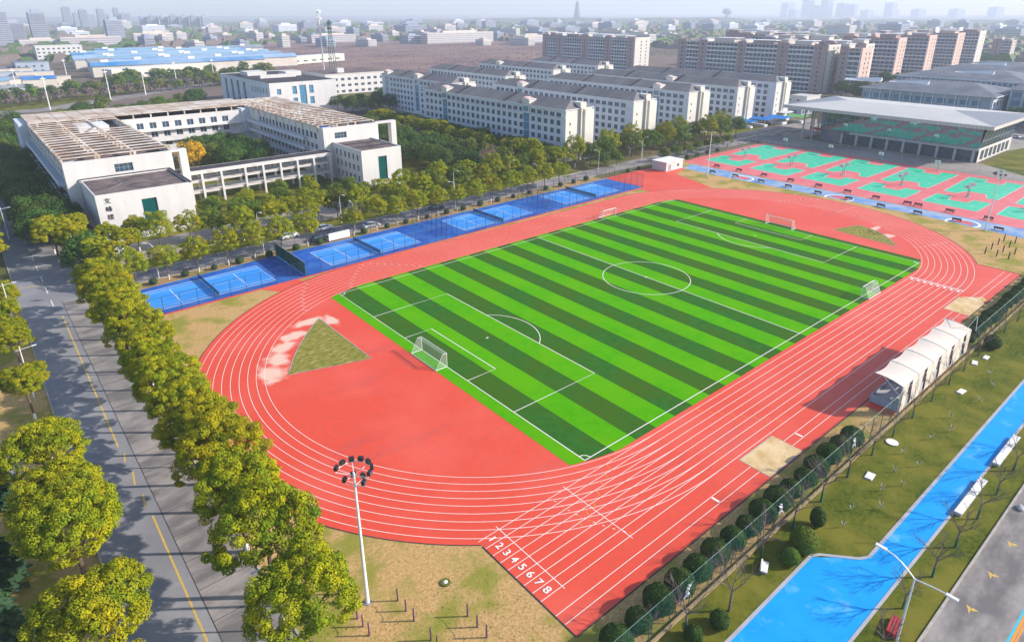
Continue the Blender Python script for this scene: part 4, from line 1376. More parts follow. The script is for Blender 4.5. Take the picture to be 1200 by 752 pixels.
# near roadside camphors: broad crowns
BIG = [(trunk_mesh(8.6, .22, 3.6, s), leaf_mesh('crown', 3.75 + .2 * (s % 3), 2.9 + .25 * (s % 2), 7.4, 130, 330, .19, s, 'camphor', cr=.155, spread=.62, low=-.4)) for s in (1, 2, 3, 4, 5, 6)]
SMALL = [(trunk_mesh(6.2, .14, 2.2, 10 + s), leaf_mesh('crown', 2.9 + .2 * (s % 3), 2.5 + .3 * (s % 2), 5.5, 60, 170, .23, 10 + s, 'camphor', cr=.21, spread=.8, low=-.7)) for s in (1, 2, 3, 4, 5)]
DARK = [(trunk_mesh(7, .22, 3, 20 + s, 'bark'), leaf_mesh('crown', 4.6, 4.0, 5.2, 42, 150, .45, 20 + s, 'darkleaf', cr=.32)) for s in (1, 2, 3)]
MID = [(trunk_mesh(6.5, .18, 2.6, 30 + s, 'bark'), leaf_mesh('crown', 3.6, 3.3, 5.2, 38, 140, .42, 30 + s, 'midleaf', cr=.32)) for s in (1, 2, 3)]
GOLD = (trunk_mesh(6, .16, 2.2, 41, 'bark'), leaf_mesh('crown', 3.4, 3.6, 5.6, 30, 130, .42, 41, 'gold', cr=.32))
LOW = [leaf_mesh('crown', 4.0, 3.4, 4.2, 16, 60, .9, 50 + s, mm_, cr=.40) for s, mm_ in ((1, 'darkleaf'), (2, 'midleaf'))]
LOWT = MB(); LOWT.tube((0, 0, 0), (0, 0, 3.2), .2, 'bark', n=5); LOWT = LOWT.mesh('trunk')


def plant(name, pair, x_, y_, label, cat='tree', group=None, s=1.0, rz=None, sz=None, z=0.0):
    root = empty(name, (x_, y_, z), rnd.uniform(0, 6.28) if rz is None else rz, label, cat, group)
    root.scale = (s, s, sz or s)
    link('trunk', pair[0], root)
    link('crown', pair[1], root)
    return root


# ---- row along the right road edge, beside the track
ys = [53.5, 47, 40, 33, 26, 19.5, 12.5, 6, -1, -8, -14.5, -21.5, -28.5, -38.2]
for k, y_ in enumerate(ys):
    plant('camphor_tree', BIG[k % 6], -91.3 + rnd.uniform(-.35, .35), y_ + rnd.uniform(-.5, .5),
          f'large yellow-green camphor tree, {ORD[k]} from the junction, between road and running track', group='camphor trees between road and track',
          s=rnd.uniform(.96, 1.06) * (1.16 if k > 8 else 1.08))
# ---- row on the left verge
for k, (y_, s) in enumerate(((62, .72), (54, .66), (46.5, .62), (40, .66), (21.5, .82), (-2.0, 1.1), (-10.5, 1.05), (-17.8, 1.15), (-29, 1.1), (-38.5, 1.0))):
    plant('camphor_tree', BIG[(k + 1) % 6], -105.9 + rnd.uniform(-.3, .3) + (.6 if k > 4 else 0), y_, f'camphor tree, {ORD[k]} from the junction, on the left verge of the road', group='camphor trees on the left verge', s=s)
for k, (x_, y_, s) in enumerate(((-106.5, 88, .95), (-107.5, 97, 1.1), (-108, 108, 1.1), (-107, 120, 1.1), (-107.5, 133, 1.1))):
    plant('camphor_tree', DARK[k % 3] if k > 1 else BIG[k], x_, y_, f'leafy tree beyond the junction, {ORD[k]} one, left of the shaded road', group='trees left of the far road', s=s)
# ---- between the far road and classroom building
k = 0
for j, (xa, lo, hi, st) in enumerate(((-95.0, 84, 215, 7.6), (-90.0, 80, 205, 8.2))):
    y_ = lo
    i = 0
    while y_ < hi:
        if not (j == 0 and y_ < 90):
            kind = BIG[k % 6] if (y_ < 108 and k % 3) else DARK[k % 3]
            plant('camphor_tree' if kind in BIG else 'evergreen_tree', kind, xa + rnd.uniform(-.9, .9), y_ + rnd.uniform(-1, 1),
                  f'dense tree, {ORD[i]} from the junction, {("roadside", "inner")[j]} row beside the left wing', group='trees between road and classroom building', s=rnd.uniform(.85, 1.05))
        k += 1; i += 1
        y_ += st
for i, (x_, y_) in enumerate(((-86, 71.5), (-88.5, 77.5), (-82, 80), (-84.5, 86.5), (-78.5, 88))):
    plant('camphor_tree', BIG[i % 4], x_, y_, ['camphor tree at the corner of road and campus road', 'large camphor tree on the junction corner behind the corner tree', 'camphor tree on the pavement near the lettered wall',
          'camphor tree touching the left corner of the lettered wall', 'camphor tree under the black wall lettering'][i], group='trees at the junction corner', s=.82)
# ---- small row along the tennis courts
xs = [-84.0, -77.9, -71.8, -65.5, -59.5, -53.0, -46.7, -40.4, -34.3, -27.7, -21.4, -14.9, -8.2, -1.6, 5.0, 11.0, 19.0, 26, 33.0, 39.8]
for k, x_ in enumerate(xs):
    if k in (7,):
        continue
    s = rnd.uniform(.9, 1.08) * (1.12 if k == 5 else 1)
    plant('camphor_tree', SMALL[k % 5], x_, 63.9 + .031 * (x_ + 84) + .3, f'small camphor tree, {ORD[k]} from the road, right behind the tennis fence',
          group='small camphor trees behind the tennis courts', s=s)
# ---- second row, classroom side
xs2 = [(-75, 82.5), (-68, 84), (-62.5, 85), (-57, 79.5), (-52.5, 85), (-49, 79.5), (-43.5, 84.5), (-41.5, 77.5), (-35.5, 83.5), (-30.5, 82.5), (-26.3, 77.5), (-21.8, 85), (-15.5, 84), (-13.5, 78.5), (-9.3, 83.5), (-5.0, 80),
       (.5, 83), (6, 87), (11, 83.5), (16, 87), (20.5, 83), (26, 85), (31.5, 83), (37.5, 84), (43, 82.6), (48, 86), (53, 83.6), (58.5, 83)]
for k, (x_, y_) in enumerate(xs2):
    plant('camphor_tree', (SMALL + MID)[(k * 3) % 7], x_, y_, f'round tree, {ORD[k]} from the junction, classroom side of the campus road', group='trees on the north side of the campus road', s=rnd.uniform(1.05, 1.25) if (k * 3) % 7 < 4 else rnd.uniform(.9, 1.05))
for k, (x_, y_) in enumerate(((-58, 101), (-52.5, 97), (-48, 103), (-43.5, 98), (-38, 104), (-33, 98.5), (-28, 104), (-23.5, 98), (-17.5, 101), (-55, 109), (-45, 111), (-35, 112), (-26, 111))):
    plant('camphor_tree', (MID + SMALL)[(k * 2) % 7], x_, y_, f'garden tree, {ORD[k]} from the lettered wall, in front of the covered walkway', group='garden trees before the covered walkway', s=rnd.uniform(.62, .8))
# ---- row in front of dormitories
for k, (x_, y_) in enumerate(((63, 84), (69, 82), (75.5, 80.5), (81, 85), (88, 86), (92, 82), (98, 88), (103, 82), (108, 87), (113, 82.5), (118, 87.5), (122, 82), (128, 87.5), (132, 82), (138, 87), (142, 82), (147, 87), (151.5, 82), (157, 86), (163, 81.5))):
    plant('camphor_tree', (MID if k % 3 else SMALL)[k % 3], x_, y_, f'mid green street tree, {ORD[k]} from the grove, in front of the white dormitories', group='street trees in front of the dormitories', s=rnd.uniform(.95, 1.15) if k % 3 else 1.4)
for k, x_ in enumerate((70, 77, 96, 103, 110, 117, 124, 131, 138)):
    plant('camphor_tree', MID[k % 3], x_, 69.4 + rnd.uniform(-.3, .3) if x_ > 90 else 76.5, f'street tree, {ORD[k]} from the tennis strip, on the basketball side of the road', group='near side street trees by the basketball courts', s=.62)
# ---- the grove between classroom building and dormitories
rows = [(22, 108, 8.5, 12, 'dark', 'first row behind the road trees'), (31, 101, 8.2, 14, 'dark', 'second row'), (41, 95, 8.0, 15, 'mid', 'third row'), (50, 93, 8.0, 15, 'camphor', 'yellow-green middle row'), (59, 102, 7.8, 13, 'mid', 'fifth row'),
        (64, 205, 7.5, 0, 'dark', '')]
for j, (x0, y0, st, n, kd, nm) in enumerate(rows):
    for i in range(n):
        y_ = y0 + st * i + rnd.uniform(-1.5, 1.5)
        x_ = x0 + rnd.uniform(-1.5, 1.5)
        pair = {'dark': DARK, 'mid': MID, 'camphor': BIG}[kd][(i + j) % 3]
        plant('grove_tree', pair, x_, y_, f'grove tree, {ORD[i]} back from the campus road in the {nm}', group='grove between classrooms and dormitories', s=rnd.uniform(.85, 1.05))
for i in range(13):
    plant('evergreen_tree', DARK[i % 3], 60.5 + rnd.uniform(-.6, .6) - (1.5 if i < 4 else 0), 118 + 6.6 * i, f'evergreen against the nearest dormitory, {ORD[i]} from its gable', group='evergreens along the nearest dormitory', s=.78)
for i, (x_, y_) in enumerate(((62, 97), (61.5, 104), (60.5, 111))):
    plant('evergreen_tree', MID[i], x_, y_, ['green tree hiding the near corner of the first dormitory', 'green tree beside the first dormitory, second from its corner', 'green tree beside the first dormitory, third from its corner'][i], s=.8)
# ---- courtyard
for i, (x_, y_, kd, s) in enumerate(((-45.5, 163, 'gold', 1.3), (-40, 176, 'dark', 1.2), (-32, 182, 'dark', 1.15), (-26, 170, 'dark', 1.1), (-31, 160, 'dark', 1.2), (-38, 166, 'mid', 1.1), (-24, 158, 'dark', 1.1), (-34, 190, 'mid', 1.0), (-26, 186, 'dark', 1.0), (-36, 150, 'dark', 1.1), (-28, 146, 'dark', 1.05), (-49, 185, 'mid', .8))):
    pair = GOLD if kd == 'gold' else (DARK if kd == 'dark' else MID)[i % 3]
    plant('courtyard_tree', pair, x_, y_, 'golden yellow tree in the classroom courtyard' if kd == 'gold' else f'dark green courtyard tree, {ORD[i - 1]} from the golden tree', group=None if kd == 'gold' else 'dark trees in the classroom courtyard', s=s)
# ---- trees round the library and plaza
for i, (x_, y_) in enumerate(((66, 262), (73, 258), (80, 262), (86, 270), (78, 275), (92, 280), (100, 292), (70, 270), (64, 276), (88, 259))):
    plant('evergreen_tree', DARK[i % 3], x_, y_, f'dark tree right of the white library, {ORD[i]} from its corner', group='trees right of the library', s=.95)
for i in range(14):
    plant('evergreen_tree', (DARK + MID)[i % 6], -88 + 7.8 * i + rnd.uniform(-2, 2), 262 + 8.0 * i * .9 + rnd.uniform(-6, 6), f'green tree behind the classroom roof, {ORD[i]} from the left road', group='trees behind the classroom building', s=rnd.uniform(.9, 1.15))
for i in range(22):
    plant('evergreen_tree', (DARK + MID)[(i * 5) % 6], -104 + 6.5 * i * .45 + rnd.uniform(-3, 3), 222 + 6.3 * i, f'roadside evergreen north of the classroom building, {ORD[i]} from it', group='evergreens along the road to the north', s=rnd.uniform(.8, 1.1))
for i in range(20):
    plant('evergreen_tree', (DARK + MID)[(i * 5 + 1) % 6], -112 - 3 * (i % 3) + 1.6 * i, 150 + 8.5 * i, f'evergreen left of the road to the north, {ORD[i]} one beyond the junction', group='evergreens left of the north road', s=rnd.uniform(.8, 1.1))
# ---- belt of trees along the far road
for i in range(46):
    t_ = i / 46
    x_ = -190 + 300 * t_; y_ = 432 + (70 * max(0, t_ - .35)) + rnd.uniform(-6, 6)
    root = empty('shelter_belt_tree', (x_, y_, 0), rnd.uniform(0, 6), f'tree of the belt in front of the blue roofed factories, {ORD[i]} from the left', 'tree', 'tree belt in front of the factories')
    s = rnd.uniform(.8, 1.35); root.scale = (s, s, s)
    link('trunk', LOWT, root); link('crown', LOW[i % 2], root)
for i in range(90):
    x_ = -200 + rnd.uniform(0, 330); y_ = 455 + max(0, (x_ + 60) * .35) + rnd.uniform(0, 75)
    if x_ > -150 and x_ < -50 and y_ > 490: x_ -= 90
    root = empty('shelter_belt_tree', (x_, y_, 0), rnd.uniform(0, 6), 'evergreen in the loose wood between the tree belt and the factories', 'tree', 'loose wood before the factories')
    s = rnd.uniform(.7, 1.4); root.scale = (s, s, s)
    link('trunk', LOWT, root); link('crown', LOW[i % 2], root)
for i in range(30):
    x_ = -180 + 8.5 * i; y_ = 418 + rnd.uniform(-4, 5) + max(0, (x_ + 60) * .42)
    root = empty('bare_belt_tree', (x_, y_, 0), rnd.uniform(0, 6), f'leafless brownish tree in front of the evergreen belt, {ORD[i]} from the left', 'tree', 'leafless trees by the far road')
    root['label'] = root['label']
    if i == 0:
        btm = leaf_mesh('twigs', 3.2, 3.4, 4.6, 14, 60, .8, 77, 'twig', cr=.4)
    link('trunk', LOWT, root); link('twigs', btm, root)

# ---- clipped bushes
def bush_mesh(r, seed, m, n=900, leaf=.16, flat=.92):
    rg = np.random.default_rng(seed)
    d = rg.normal(size=(n, 3)); d /= np.linalg.norm(d, axis=1)[:, None]
    d[:, 2] = np.where(d[:, 2] < -.5, -d[:, 2], d[:, 2])
    lump = 1 + .035 * np.sin(7 * d[:, 0] + seed) * np.sin(6 * d[:, 1]) + rg.uniform(-.035, .02, n)
    P = d * (r * lump)[:, None] * np.array([1, 1, flat]); P[:, 2] += r * flat * .82
    N = d + rg.normal(size=d.shape) * .35; N /= np.linalg.norm(N, axis=1)[:, None]
    t = rg.normal(size=(n, 3)); t -= (t * N).sum(1)[:, None] * N; t /= np.linalg.norm(t, axis=1)[:, None]
    bt = np.cross(N, t)
    L = leaf * rg.uniform(.7, 1.3, size=(n, 1))
    V = np.stack([P - t * L, P - bt * L * .7, P + t * L, P + bt * L * .7], 1).reshape(-1, 3)
    mb = MB(); mb.blob((0, 0, r * flat * .82), r * .93, m, 1, (1, 1, flat), .03, random.Random(seed))
    base = len(mb.v); mb.v += [tuple(v) for v in V]; ii = mb.mi(m)
    for k in range(n):
        mb.f.append((base + 4 * k, base + 4 * k + 1, base + 4 * k + 2, base + 4 * k + 3)); mb.m.append(ii)
    return mb.mesh('clipped_bush')


BALL = [bush_mesh(1.32, s, 'ball', 2600, .1) for s in (1, 2, 3)]
xsb = [-70.4 + 3.05 * i for i in range(16)] + [18.5 + 3.05 * i for i in range(16)]
for i, x_ in enumerate(xsb):
    o = link('clipped_bush', BALL[i % 3], None, (x_ + rnd.uniform(-.12, .12), -53.85 + rnd.uniform(-.12, .12), 0), rnd.uniform(0, 6))
    s = rnd.uniform(.95, 1.18) * (1 if i < 16 else .9); o.scale = (s, s * rnd.uniform(.93, 1.07), s * rnd.uniform(.88, 1.08))
    tag(o, (f'clipped ball bush, {ORD[i]} from the bottom edge, left of the canopy' if i < 16 else f'clipped ball bush, {ORD[i - 16]} from the canopy, on its right'), 'bush', 'clipped ball hedge along the track')
SB = [bush_mesh(.75, 8, 'ball', 500, .1), bush_mesh(.8, 9, 'midleaf', 500, .1)]
xb = [-81.1, -74.8, -68.8, -63.3, -56.4, -49.9, -43.9, -31.7, -24.9, -19.1, -12.2, -5.6, .2, 6.5, 13.2, 19.5, 26.2, 33.4, 40, 46.2, 52.2, 72.3, 78.2, 106.8, 113.5, 119.6, 126.8]
for i, x_ in enumerate(xb):
    o = link('small_bush', SB[0], None, (x_, 63.9 + .033 * (x_ + 84) * (1 if x_ < 60 else .62) - .35 if x_ < 60 else 66.9, 0), rnd.uniform(0, 6)); s = rnd.uniform(.9, 1.25); o.scale = (s, s, s)
    tag(o, f'small clipped round bush, {ORD[i]} from the road, at the kerb of the campus road', 'bush', 'small clipped bushes along the campus road')
for i, (x_, y_, r, m_, lb) in enumerate(((-46.9, -58.9, 1.45, 'midleaf', 'large yellow-green clipped ball bush on the lawn'), (-49.6, -58.9, .95, 'midleaf', 'small yellow-green ball bush beside the large one'),
                                   (-42.5, -58.2, .8, 'ball', 'small upright dark shrub on the lawn by the azure court'), (-61.5, -58.5, .9, 'ball', 'dark shrub near the nearest bare tree at the bottom'),
                                   (-64.5, -57.8, .8, 'ball', 'low dark shrub at the bottom edge by the azure court'), (19.5, -57.4, 1.3, 'ball', 'round dark bush behind the fence right of the canopy'))):
    o = link('round_bush', bush_mesh(r, 60 + i, m_, 1500, .09, 1.0 if i != 2 else 1.7), None, (x_, y_, 0)); tag(o, lb, 'bush')
# conifers at the left edge
def conifer_mesh(seed):
    rg = np.random.default_rng(seed); mb = MB(); ii = mb.mi('conifer')
    for lay in range(16):
        z = 1.0 + lay * .55; r = 2.9 * (1 - lay / 17)
        for k in range(int(10 + r * 9)):
            a = rg.uniform(0, 2 * PI); rr = r * rg.uniform(.75, 1.05)
            c, s_ = math.cos(a), math.sin(a)
            for q in range(5):
                t0 = q / 5 + rg.uniform(0, .1)
                px, py, pz = c * rr * t0, s_ * rr * t0, z - .35 * t0 + rg.uniform(-.1, .1)
                w = .28; 
                mb.face([(px, py, pz), (px + c * .5 - s_ * w, py + s_ * .5 + c * w, pz - .05), (px + c * .7, py + s_ * .7, pz - .15), (px + c * .5 + s_ * w, py + s_ * .5 - c * w, pz - .05)], 'conifer')
    return mb.mesh('needles')


cm = [conifer_mesh(1), conifer_mesh(2)]
tm_ = MB(); tm_.tube((0, 0, 0), (0, 0, 8), .18, 'bark', .05); tm_ = tm_.mesh('trunk')
for i, (x_, y_, s) in enumerate(((-111.3, 3.5, .9), (-112.2, -11, 1.05), (-112, -20.5, 1.0), (-111.4, -27.5, .85))):
    root = empty('conifer', (x_, y_, 0), i, ['dark conifer at the left edge beside the beige path', 'blue green conifer at the left edge, second from the path', 'blue green conifer at the left edge, third from the path', 'conifer at the lower left corner'][i], 'conifer', 'conifers at the left edge')
    root.scale = (s, s, s); link('trunk', tm_, root); link('needles', cm[i % 2], root)


# ---- bare trees
def bare_mesh(seed, h, m, levels=4, r0=.09, wrap=None, droop=.0):
    rg = random.Random(seed); mt = MB(); mbr = MB()
    mt.tube((0, 0, 0), (0, 0, h * .22), r0 * 1.25, wrap or m, r0, n=6)
    mt.tube((0, 0, h * .22), (0, 0, h * .38), r0, m, r0 * .8, n=6)

    def grow(p, d, L, r, lev):
        q = p + d * L
        mbr.tube(p, q, r, m, r * .6, n=4 if lev > 1 else 3, cap=False)
        if lev == 0:
            return
        for k in range(3 if lev > 1 else 4):
            nd = (d + Vector((rg.uniform(-.75, .75), rg.uniform(-.75, .75), rg.uniform(-.2, .5)))).normalized()
            grow(q if k < 2 else p + d * L * rg.uniform(.4, .8), nd, L * rg.uniform(.6, .8), r * .6, lev - 1)
    for k in range(4):
        a = 2 * PI * k / 4 + rg.uniform(-.4, .4)
        grow(Vector((0, 0, h * .36)), Vector((math.cos(a) * .6, math.sin(a) * .6, .9)).normalized(), h * .24, r0 * .6, levels)
    return mt.mesh('trunk'), mbr.mesh('branches')


BARE = [bare_mesh(s, 4.6, 'twig', 3, .08, 'barkgreen') for s in (1, 2, 3)]
FUZZ = bare_mesh(9, 5.5, 'pinktwig', 4, .09, None)
GREYF = bare_mesh(12, 5.0, 'twig', 4, .08, None)
bt = [(-64.5, -56.9), (-59.4, -58.2, 'f'), (-51.3, -56.7), (-44.8, -56.7), (-38.4, -56.7), (-31.8, -56.7), (-25.2, -56.8), (-19, -56.9), (-12.6, -56.9), (-5.8, -57), (1, -57), (7.5, -57), (14.4, -56.9), (21, -57), (27.7, -57), (34.7, -57.2), (41, -57.2)]
for i, t_ in enumerate(bt):
    pair = GREYF if len(t_) > 2 else BARE[i % 3]
    root = empty('bare_tree', (t_[0], t_[1], 0), rnd.uniform(0, 6), f'leafless young tree, {ORD[i]} from the bottom edge, along the low tan wall', 'tree', 'leafless trees along the green fence')
    s = 1.35 if i < 6 else 1.1; root.scale = (s, s, s)
    link('trunk', pair[0], root); link('branches', pair[1], root)
for i, (x_, y_) in enumerate(((-53.0, -69.2), (-46.6, -68.6), (-40.4, -69), (-34.3, -69.1), (-27.8, -69.2), (-21.6, -69.3), (-15, -69.3), (-8, -69.4))):
    root = empty('bare_tree', (x_, y_, 0), rnd.uniform(0, 6), f'leafless tree, {ORD[i]} from the bottom edge, between azure path and right road', 'tree', 'leafless trees between azure path and right road')
    s = rnd.uniform(1.05, 1.3); root.scale = (s, s, s * .95)
    link('trunk', BARE[(i + 1) % 3][0], root); link('branches', BARE[(i + 1) % 3][1], root)
root = empty('bare_tree', (32.5, 95.0, 0), 1, 'pinkish leafless tree standing out of the green grove', 'tree'); root.scale = (2.0, 2.0, 1.75)
link('trunk', FUZZ[0], root); link('branches', FUZZ[1], root)
link('twigs', leaf_mesh('twigs', 1.5, 2.2, 4.1, 24, 70, .09, 99, 'pinktwig', cr=.30), root)
# greyish shrubs tangled between the balls
for i, (x_, y_) in enumerate(((-66.8, -54.9), (-63.4, -55.0), (-57.5, -55.0), (-54.2, -55.1), (-48.5, -55.0), (-36.0, -55.0), (-27.0, -55.0))):
    root = empty('leafless_shrub', (x_, y_, 0), i, f'grey leafless shrub tangled in the clipped hedge, {ORD[i]} from the bottom edge', 'shrub', 'leafless shrubs in the hedge'); s = .68
    root.scale = (s, s, s * .8); link('trunk', GREYF[0], root); link('branches', GREYF[1], root)
# young staked saplings on the lawn
sp = MB()
for k in range(5):
    a = k * 1.3; sp.tube((0, 0, .1 + .1 * k), (.35 * math.cos(a), .35 * math.sin(a), .55 + .12 * k), .02, 'whiteslab', n=3)
sp.tube((0, 0, 0), (0, 0, 1.1), .035, 'twig', n=5); sp = sp.mesh('sapling')
for i, (x_, y_) in enumerate([(-40.5, -60.2), (-37.2, -59.6), (-34.6, -61.6), (-31.2, -60.4), (-28.5, -61.6), (-26.5, -60.0), (-23.2, -61.5), (-22.0, -59.2), (-12, -61.5), (-8.5, -60.3), (-1.0, -61.6), (5.5, -61.4), (9, -60.0), (-16, -60.4)]):
    tag(link('sapling', sp, None, (x_, y_, 0), i), f'tiny staked sapling on the lawn, {ORD[i]} counted from the azure court corner', 'sapling', 'saplings on the lawn')
# dry tufts in the near grass (stuff)
rg = np.random.default_rng(5)


def tufts(name, regions, n, h, m, seed):
    rg = np.random.default_rng(seed); mb = MB(); ii = mb.mi(m); pts = []
    tot = sum((b_ - a) * (d - c) for a, b_, c, d in regions)
    for a, b_, c, d in regions:
        k = int(n * (b_ - a) * (d - c) / tot)
        X = rg.uniform(a, b_, k); Y = rg.uniform(c, d, k)
        for x_, y_ in zip(X, Y):
            ang = rg.uniform(0, PI); hh = h * rg.uniform(.5, 1.3); w = .09
            dx, dy = math.cos(ang) * w, math.sin(ang) * w; lx, ly = rg.normal(size=2) * .07
            base = len(mb.v)
            mb.v += [(x_ - dx, y_ - dy, 0), (x_ + dx, y_ + dy, 0), (x_ + lx, y_ + ly, hh)]
            mb.f.append((base, base + 1, base + 2)); mb.m.append(ii)
    return tag(mb.build(name), kind='stuff')


tufts('dry_grass', [(-86.8, -73, -52, -38), (-91.8, -87.2, -38, 46), (-72, -20, -55.2, -51.2)], 3500, .06, 'drylawn', 3)
# brush covering the waste ground
mb = MB(); rg = np.random.default_rng(8); ii = mb.mi('field'); jj = mb.mi('terrain')
for k in range(5000):
    a, b_ = rg.uniform(0, 1, 2)
    x_ = 150 + 560 * a; y_ = 420 + 520 * b_ + 200 * a * .3
    hh = rg.uniform(.2, .7); ang = rg.uniform(0, PI); w = rg.uniform(.4, 1.2)
    base = len(mb.v); dx, dy = math.cos(ang) * w, math.sin(ang) * w
    mb.v += [(x_ - dx, y_ - dy, 0), (x_ + dx, y_ + dy, 0), (x_ + dx * .5, y_ + dy * .5, hh), (x_ - dx * .6, y_ - dy * .6, hh * .8)]
    mb.f.append((base, base + 1, base + 2, base + 3)); mb.m.append(ii if k % 3 else jj)
tag(mb.build('brushwood'), kind='stuff')
# ================================================================ classroom building
def grid_ops(W, c0, pitch_, w, zs, h, n=None, skip=()):
    out = []
    k = 0; a = c0
    while a + w < W - .2 and (n is None or k < n):
        if k not in skip:
            for z in zs:
                out.append((a, a + w, z, z + h))
        a += pitch_; k += 1
    return out


cb = empty('classroom_building', (-60.5, 121, 0), 0, 'large white U-shaped classroom building with slatted concrete roof frames and a courtyard', 'building')
O = Vector((-60.5, 121, 0))


def rel(mb):
    mb.v = [(a - O.x, b_ - O.y, c) for a, b_, c in mb.v]
    return mb


def wing(x0, x1, y0, y1, H, sides, m='plaster', roofm='roofbrown', name='wing_wall', roof_z=None):
    """sides: dict of 'S','W','N','E' -> (ops, nx, nz, glass)"""
    mb = MB()
    spec = {'S': ((x0, y0, 0), (1, 0, 0), (0, -1, 0), x1 - x0), 'W': ((x0, y1, 0), (0, -1, 0), (-1, 0, 0), y1 - y0),
            'E': ((x1, y0, 0), (0, 1, 0), (1, 0, 0), y1 - y0), 'N': ((x1, y1, 0), (-1, 0, 0), (0, 1, 0), x1 - x0)}
    for s, (o, u, n, W) in spec.items():
        ops = sides.get(s, ([],))[0]
        facade(mb, o, u, n, W, H, ops, m, .3)
    rz_ = roof_z or H - .7
    # parapet inner faces and cap
    t = .3
    mb.box(x0, x1, y0 + .002, y0 + t, rz_, H + .003, m); mb.box(x0, x1, y1 - t, y1 - .002, rz_, H + .003, m)
    mb.box(x0 + .002, x0 + t, y0 + t, y1 - t, rz_, H + .003, m); mb.box(x1 - t, x1 - .002, y0 + t, y1 - t, rz_, H + .003, m)
    rel(mb).build(name, cb)
    mb = MB(); mb.face([(x0 + t, y0 + t, rz_ + .02), (x1 - t, y0 + t, rz_ + .02), (x1 - t, y1 - t, rz_ + .02), (x0 + t, y1 - t, rz_ + .02)], roofm)
    rel(mb).build('roof', cb)
    return spec


def wins(o, u, n, ops, depth=.3, **k):
    o = Vector(o) - O
    put_windows(cb, o, u, n, ops, depth, **k)


WINCAP = 100
# left wing
ZF = [1.0, 4.3, 7.6, 10.9]
opsS = [(11.4, 15.8, 12.5, 14.7)]
opsW = grid_ops(103, 2.5, 4.2, 2.4, [8.6, 12.0], 1.9) + grid_ops(103, 2.5, 4.2, 2.4, [1.2, 5.0], 1.9, n=14)
opsE = grid_ops(70, 4, 4.4, 2.4, [8.2, 11.8], 2.1)
sp_ = wing(-86.5, -60.5, 121, 224, 16.6, {'S': (opsS,), 'W': (opsW,), 'E': (opsE,)}, roof_z=14.8)
wins((-86.5, 121, 0), (1, 0, 0), (0, -1, 0), opsS, nx=4, nz=2)
wins((-86.5, 224, 0), (0, -1, 0), (-1, 0, 0), sorted(opsW, key=lambda q: (-q[2], -q[0])), nx=2, limit=60)
wins((-60.5, 121, 0), (0, 1, 0), (1, 0, 0), opsE, nx=2, limit=10)
# exterior galleries on the road side
for z in (3.6, 7.2, 10.8):
    mb = MB(); mb.box(-88.3, -86.52, 123, 200, z - .25, z, 'plaster2'); mb.box(-88.3, -88.18, 123, 200, z + .003, z + 1.05, 'plaster2'); rel(mb).build('gallery', cb)
mb = MB(); mb.box(-88.9, -86.51, 204, 224, 0, 16.4, 'plaster2', ); rel(mb).build('stair_tower', cb)
mb = MB(); mb.tube((-88.9, 125, 7.9), (-88.9, 168, 7.9), .12, 'steel'); mb.tube((-88.9, 125, 7.9), (-88.9, 125, 0), .12, 'steel'); mb.tube((-88.9, 168, 7.9), (-88.9, 168, 0), .12, 'steel'); rel(mb).build('drain_pipe', cb)
# back wing
opsB = grid_ops(44, 2.0, 4.4, 2.3, [5.2, 8.6, 11.9], 2.2)
wing(-60.5, -15.5, 197, 224, 16.0, {'S': (opsB,)}, roof_z=14.6)
wins((-60.5, 197, 0), (1, 0, 0), (0, -1, 0), opsB, nx=2, t=.12)
mb = MB(); mb.box(-60.4, -15.6, 195.2, 196.99, 11.0, 11.3, 'plaster'); mb.box(-60.4, -15.6, 195.2, 195.35, 7.2, 8.4, 'plaster'); mb.box(-60.4, -15.6, 195.2, 196.99, 7.0, 7.2, 'plaster'); rel(mb).build('gallery', cb)
# right wing
opsR = grid_ops(60, 4.5, 3.4, 2.2, [12.4], 2.1) + grid_ops(60, 4.5, 3.4, 2.2, [9.0, 5.6, 2.0], 1.7)
opsRS = [(4.4, 8.8, 12.7, 14.7)]
opsRE = grid_ops(96, 3, 4.2, 2.4, [1.2, 4.8, 8.4, 12.2], 1.9)
opsRW = [(96 - b_ - 0.0 + 0, 96 - a_ + 0, c_, d_) for a_, b_, c_, d_ in opsR]
wing(-12.5, 8.5, 128, 224, 16.6, {'S': (opsRS,), 'W': (opsRW,), 'E': (opsRE,)}, roof_z=14.8)
wins((-12.5, 128, 0), (1, 0, 0), (0, -1, 0), opsRS, nx=4, nz=2)
wins((-12.5, 224, 0), (0, -1, 0), (-1, 0, 0), sorted(opsRW, key=lambda q: (-q[0], -q[2])), nx=2, limit=80)
for z in (4.7, 8.1, 11.5):
    mb = MB(); mb.box(-14.2, -12.52, 140, 196, z - .25, z, 'plaster2'); mb.box(-14.2, -14.08, 140, 196, z + .003, z + 1.0, 'plaster2'); rel(mb).build('gallery', cb)
mb = MB(); mb.box(-15.6, -12.51, 196.3, 224.2, 0, 16.3, 'plaster2'); rel(mb).build('corner_block', cb)
# white front portals: beam and free column beside each wing
for (xa, xb, y_) in ((-60.5, -56.6, 121), (8.5, 15.8, 128)):
    mb = MB(); mb.box(xb - 2.0, xb, y_ + .1, y_ + 2.4, 0, 16.0, 'plaster'); mb.box(xa + .01, xb, y_ + .1, y_ + 2.4, 16.003, 16.6, 'plaster'); rel(mb).build('portal', cb)
mb = MB(); mb.box(-12.9, -9.6, 126.2, 127.99, 0, 16.9, 'plaster'); rel(mb).build('buttress', cb)
mb = MB(); mb.box(-86.8, -83.9, 119.2, 120.99, 0, 16.9, 'plaster'); rel(mb).build('buttress', cb)
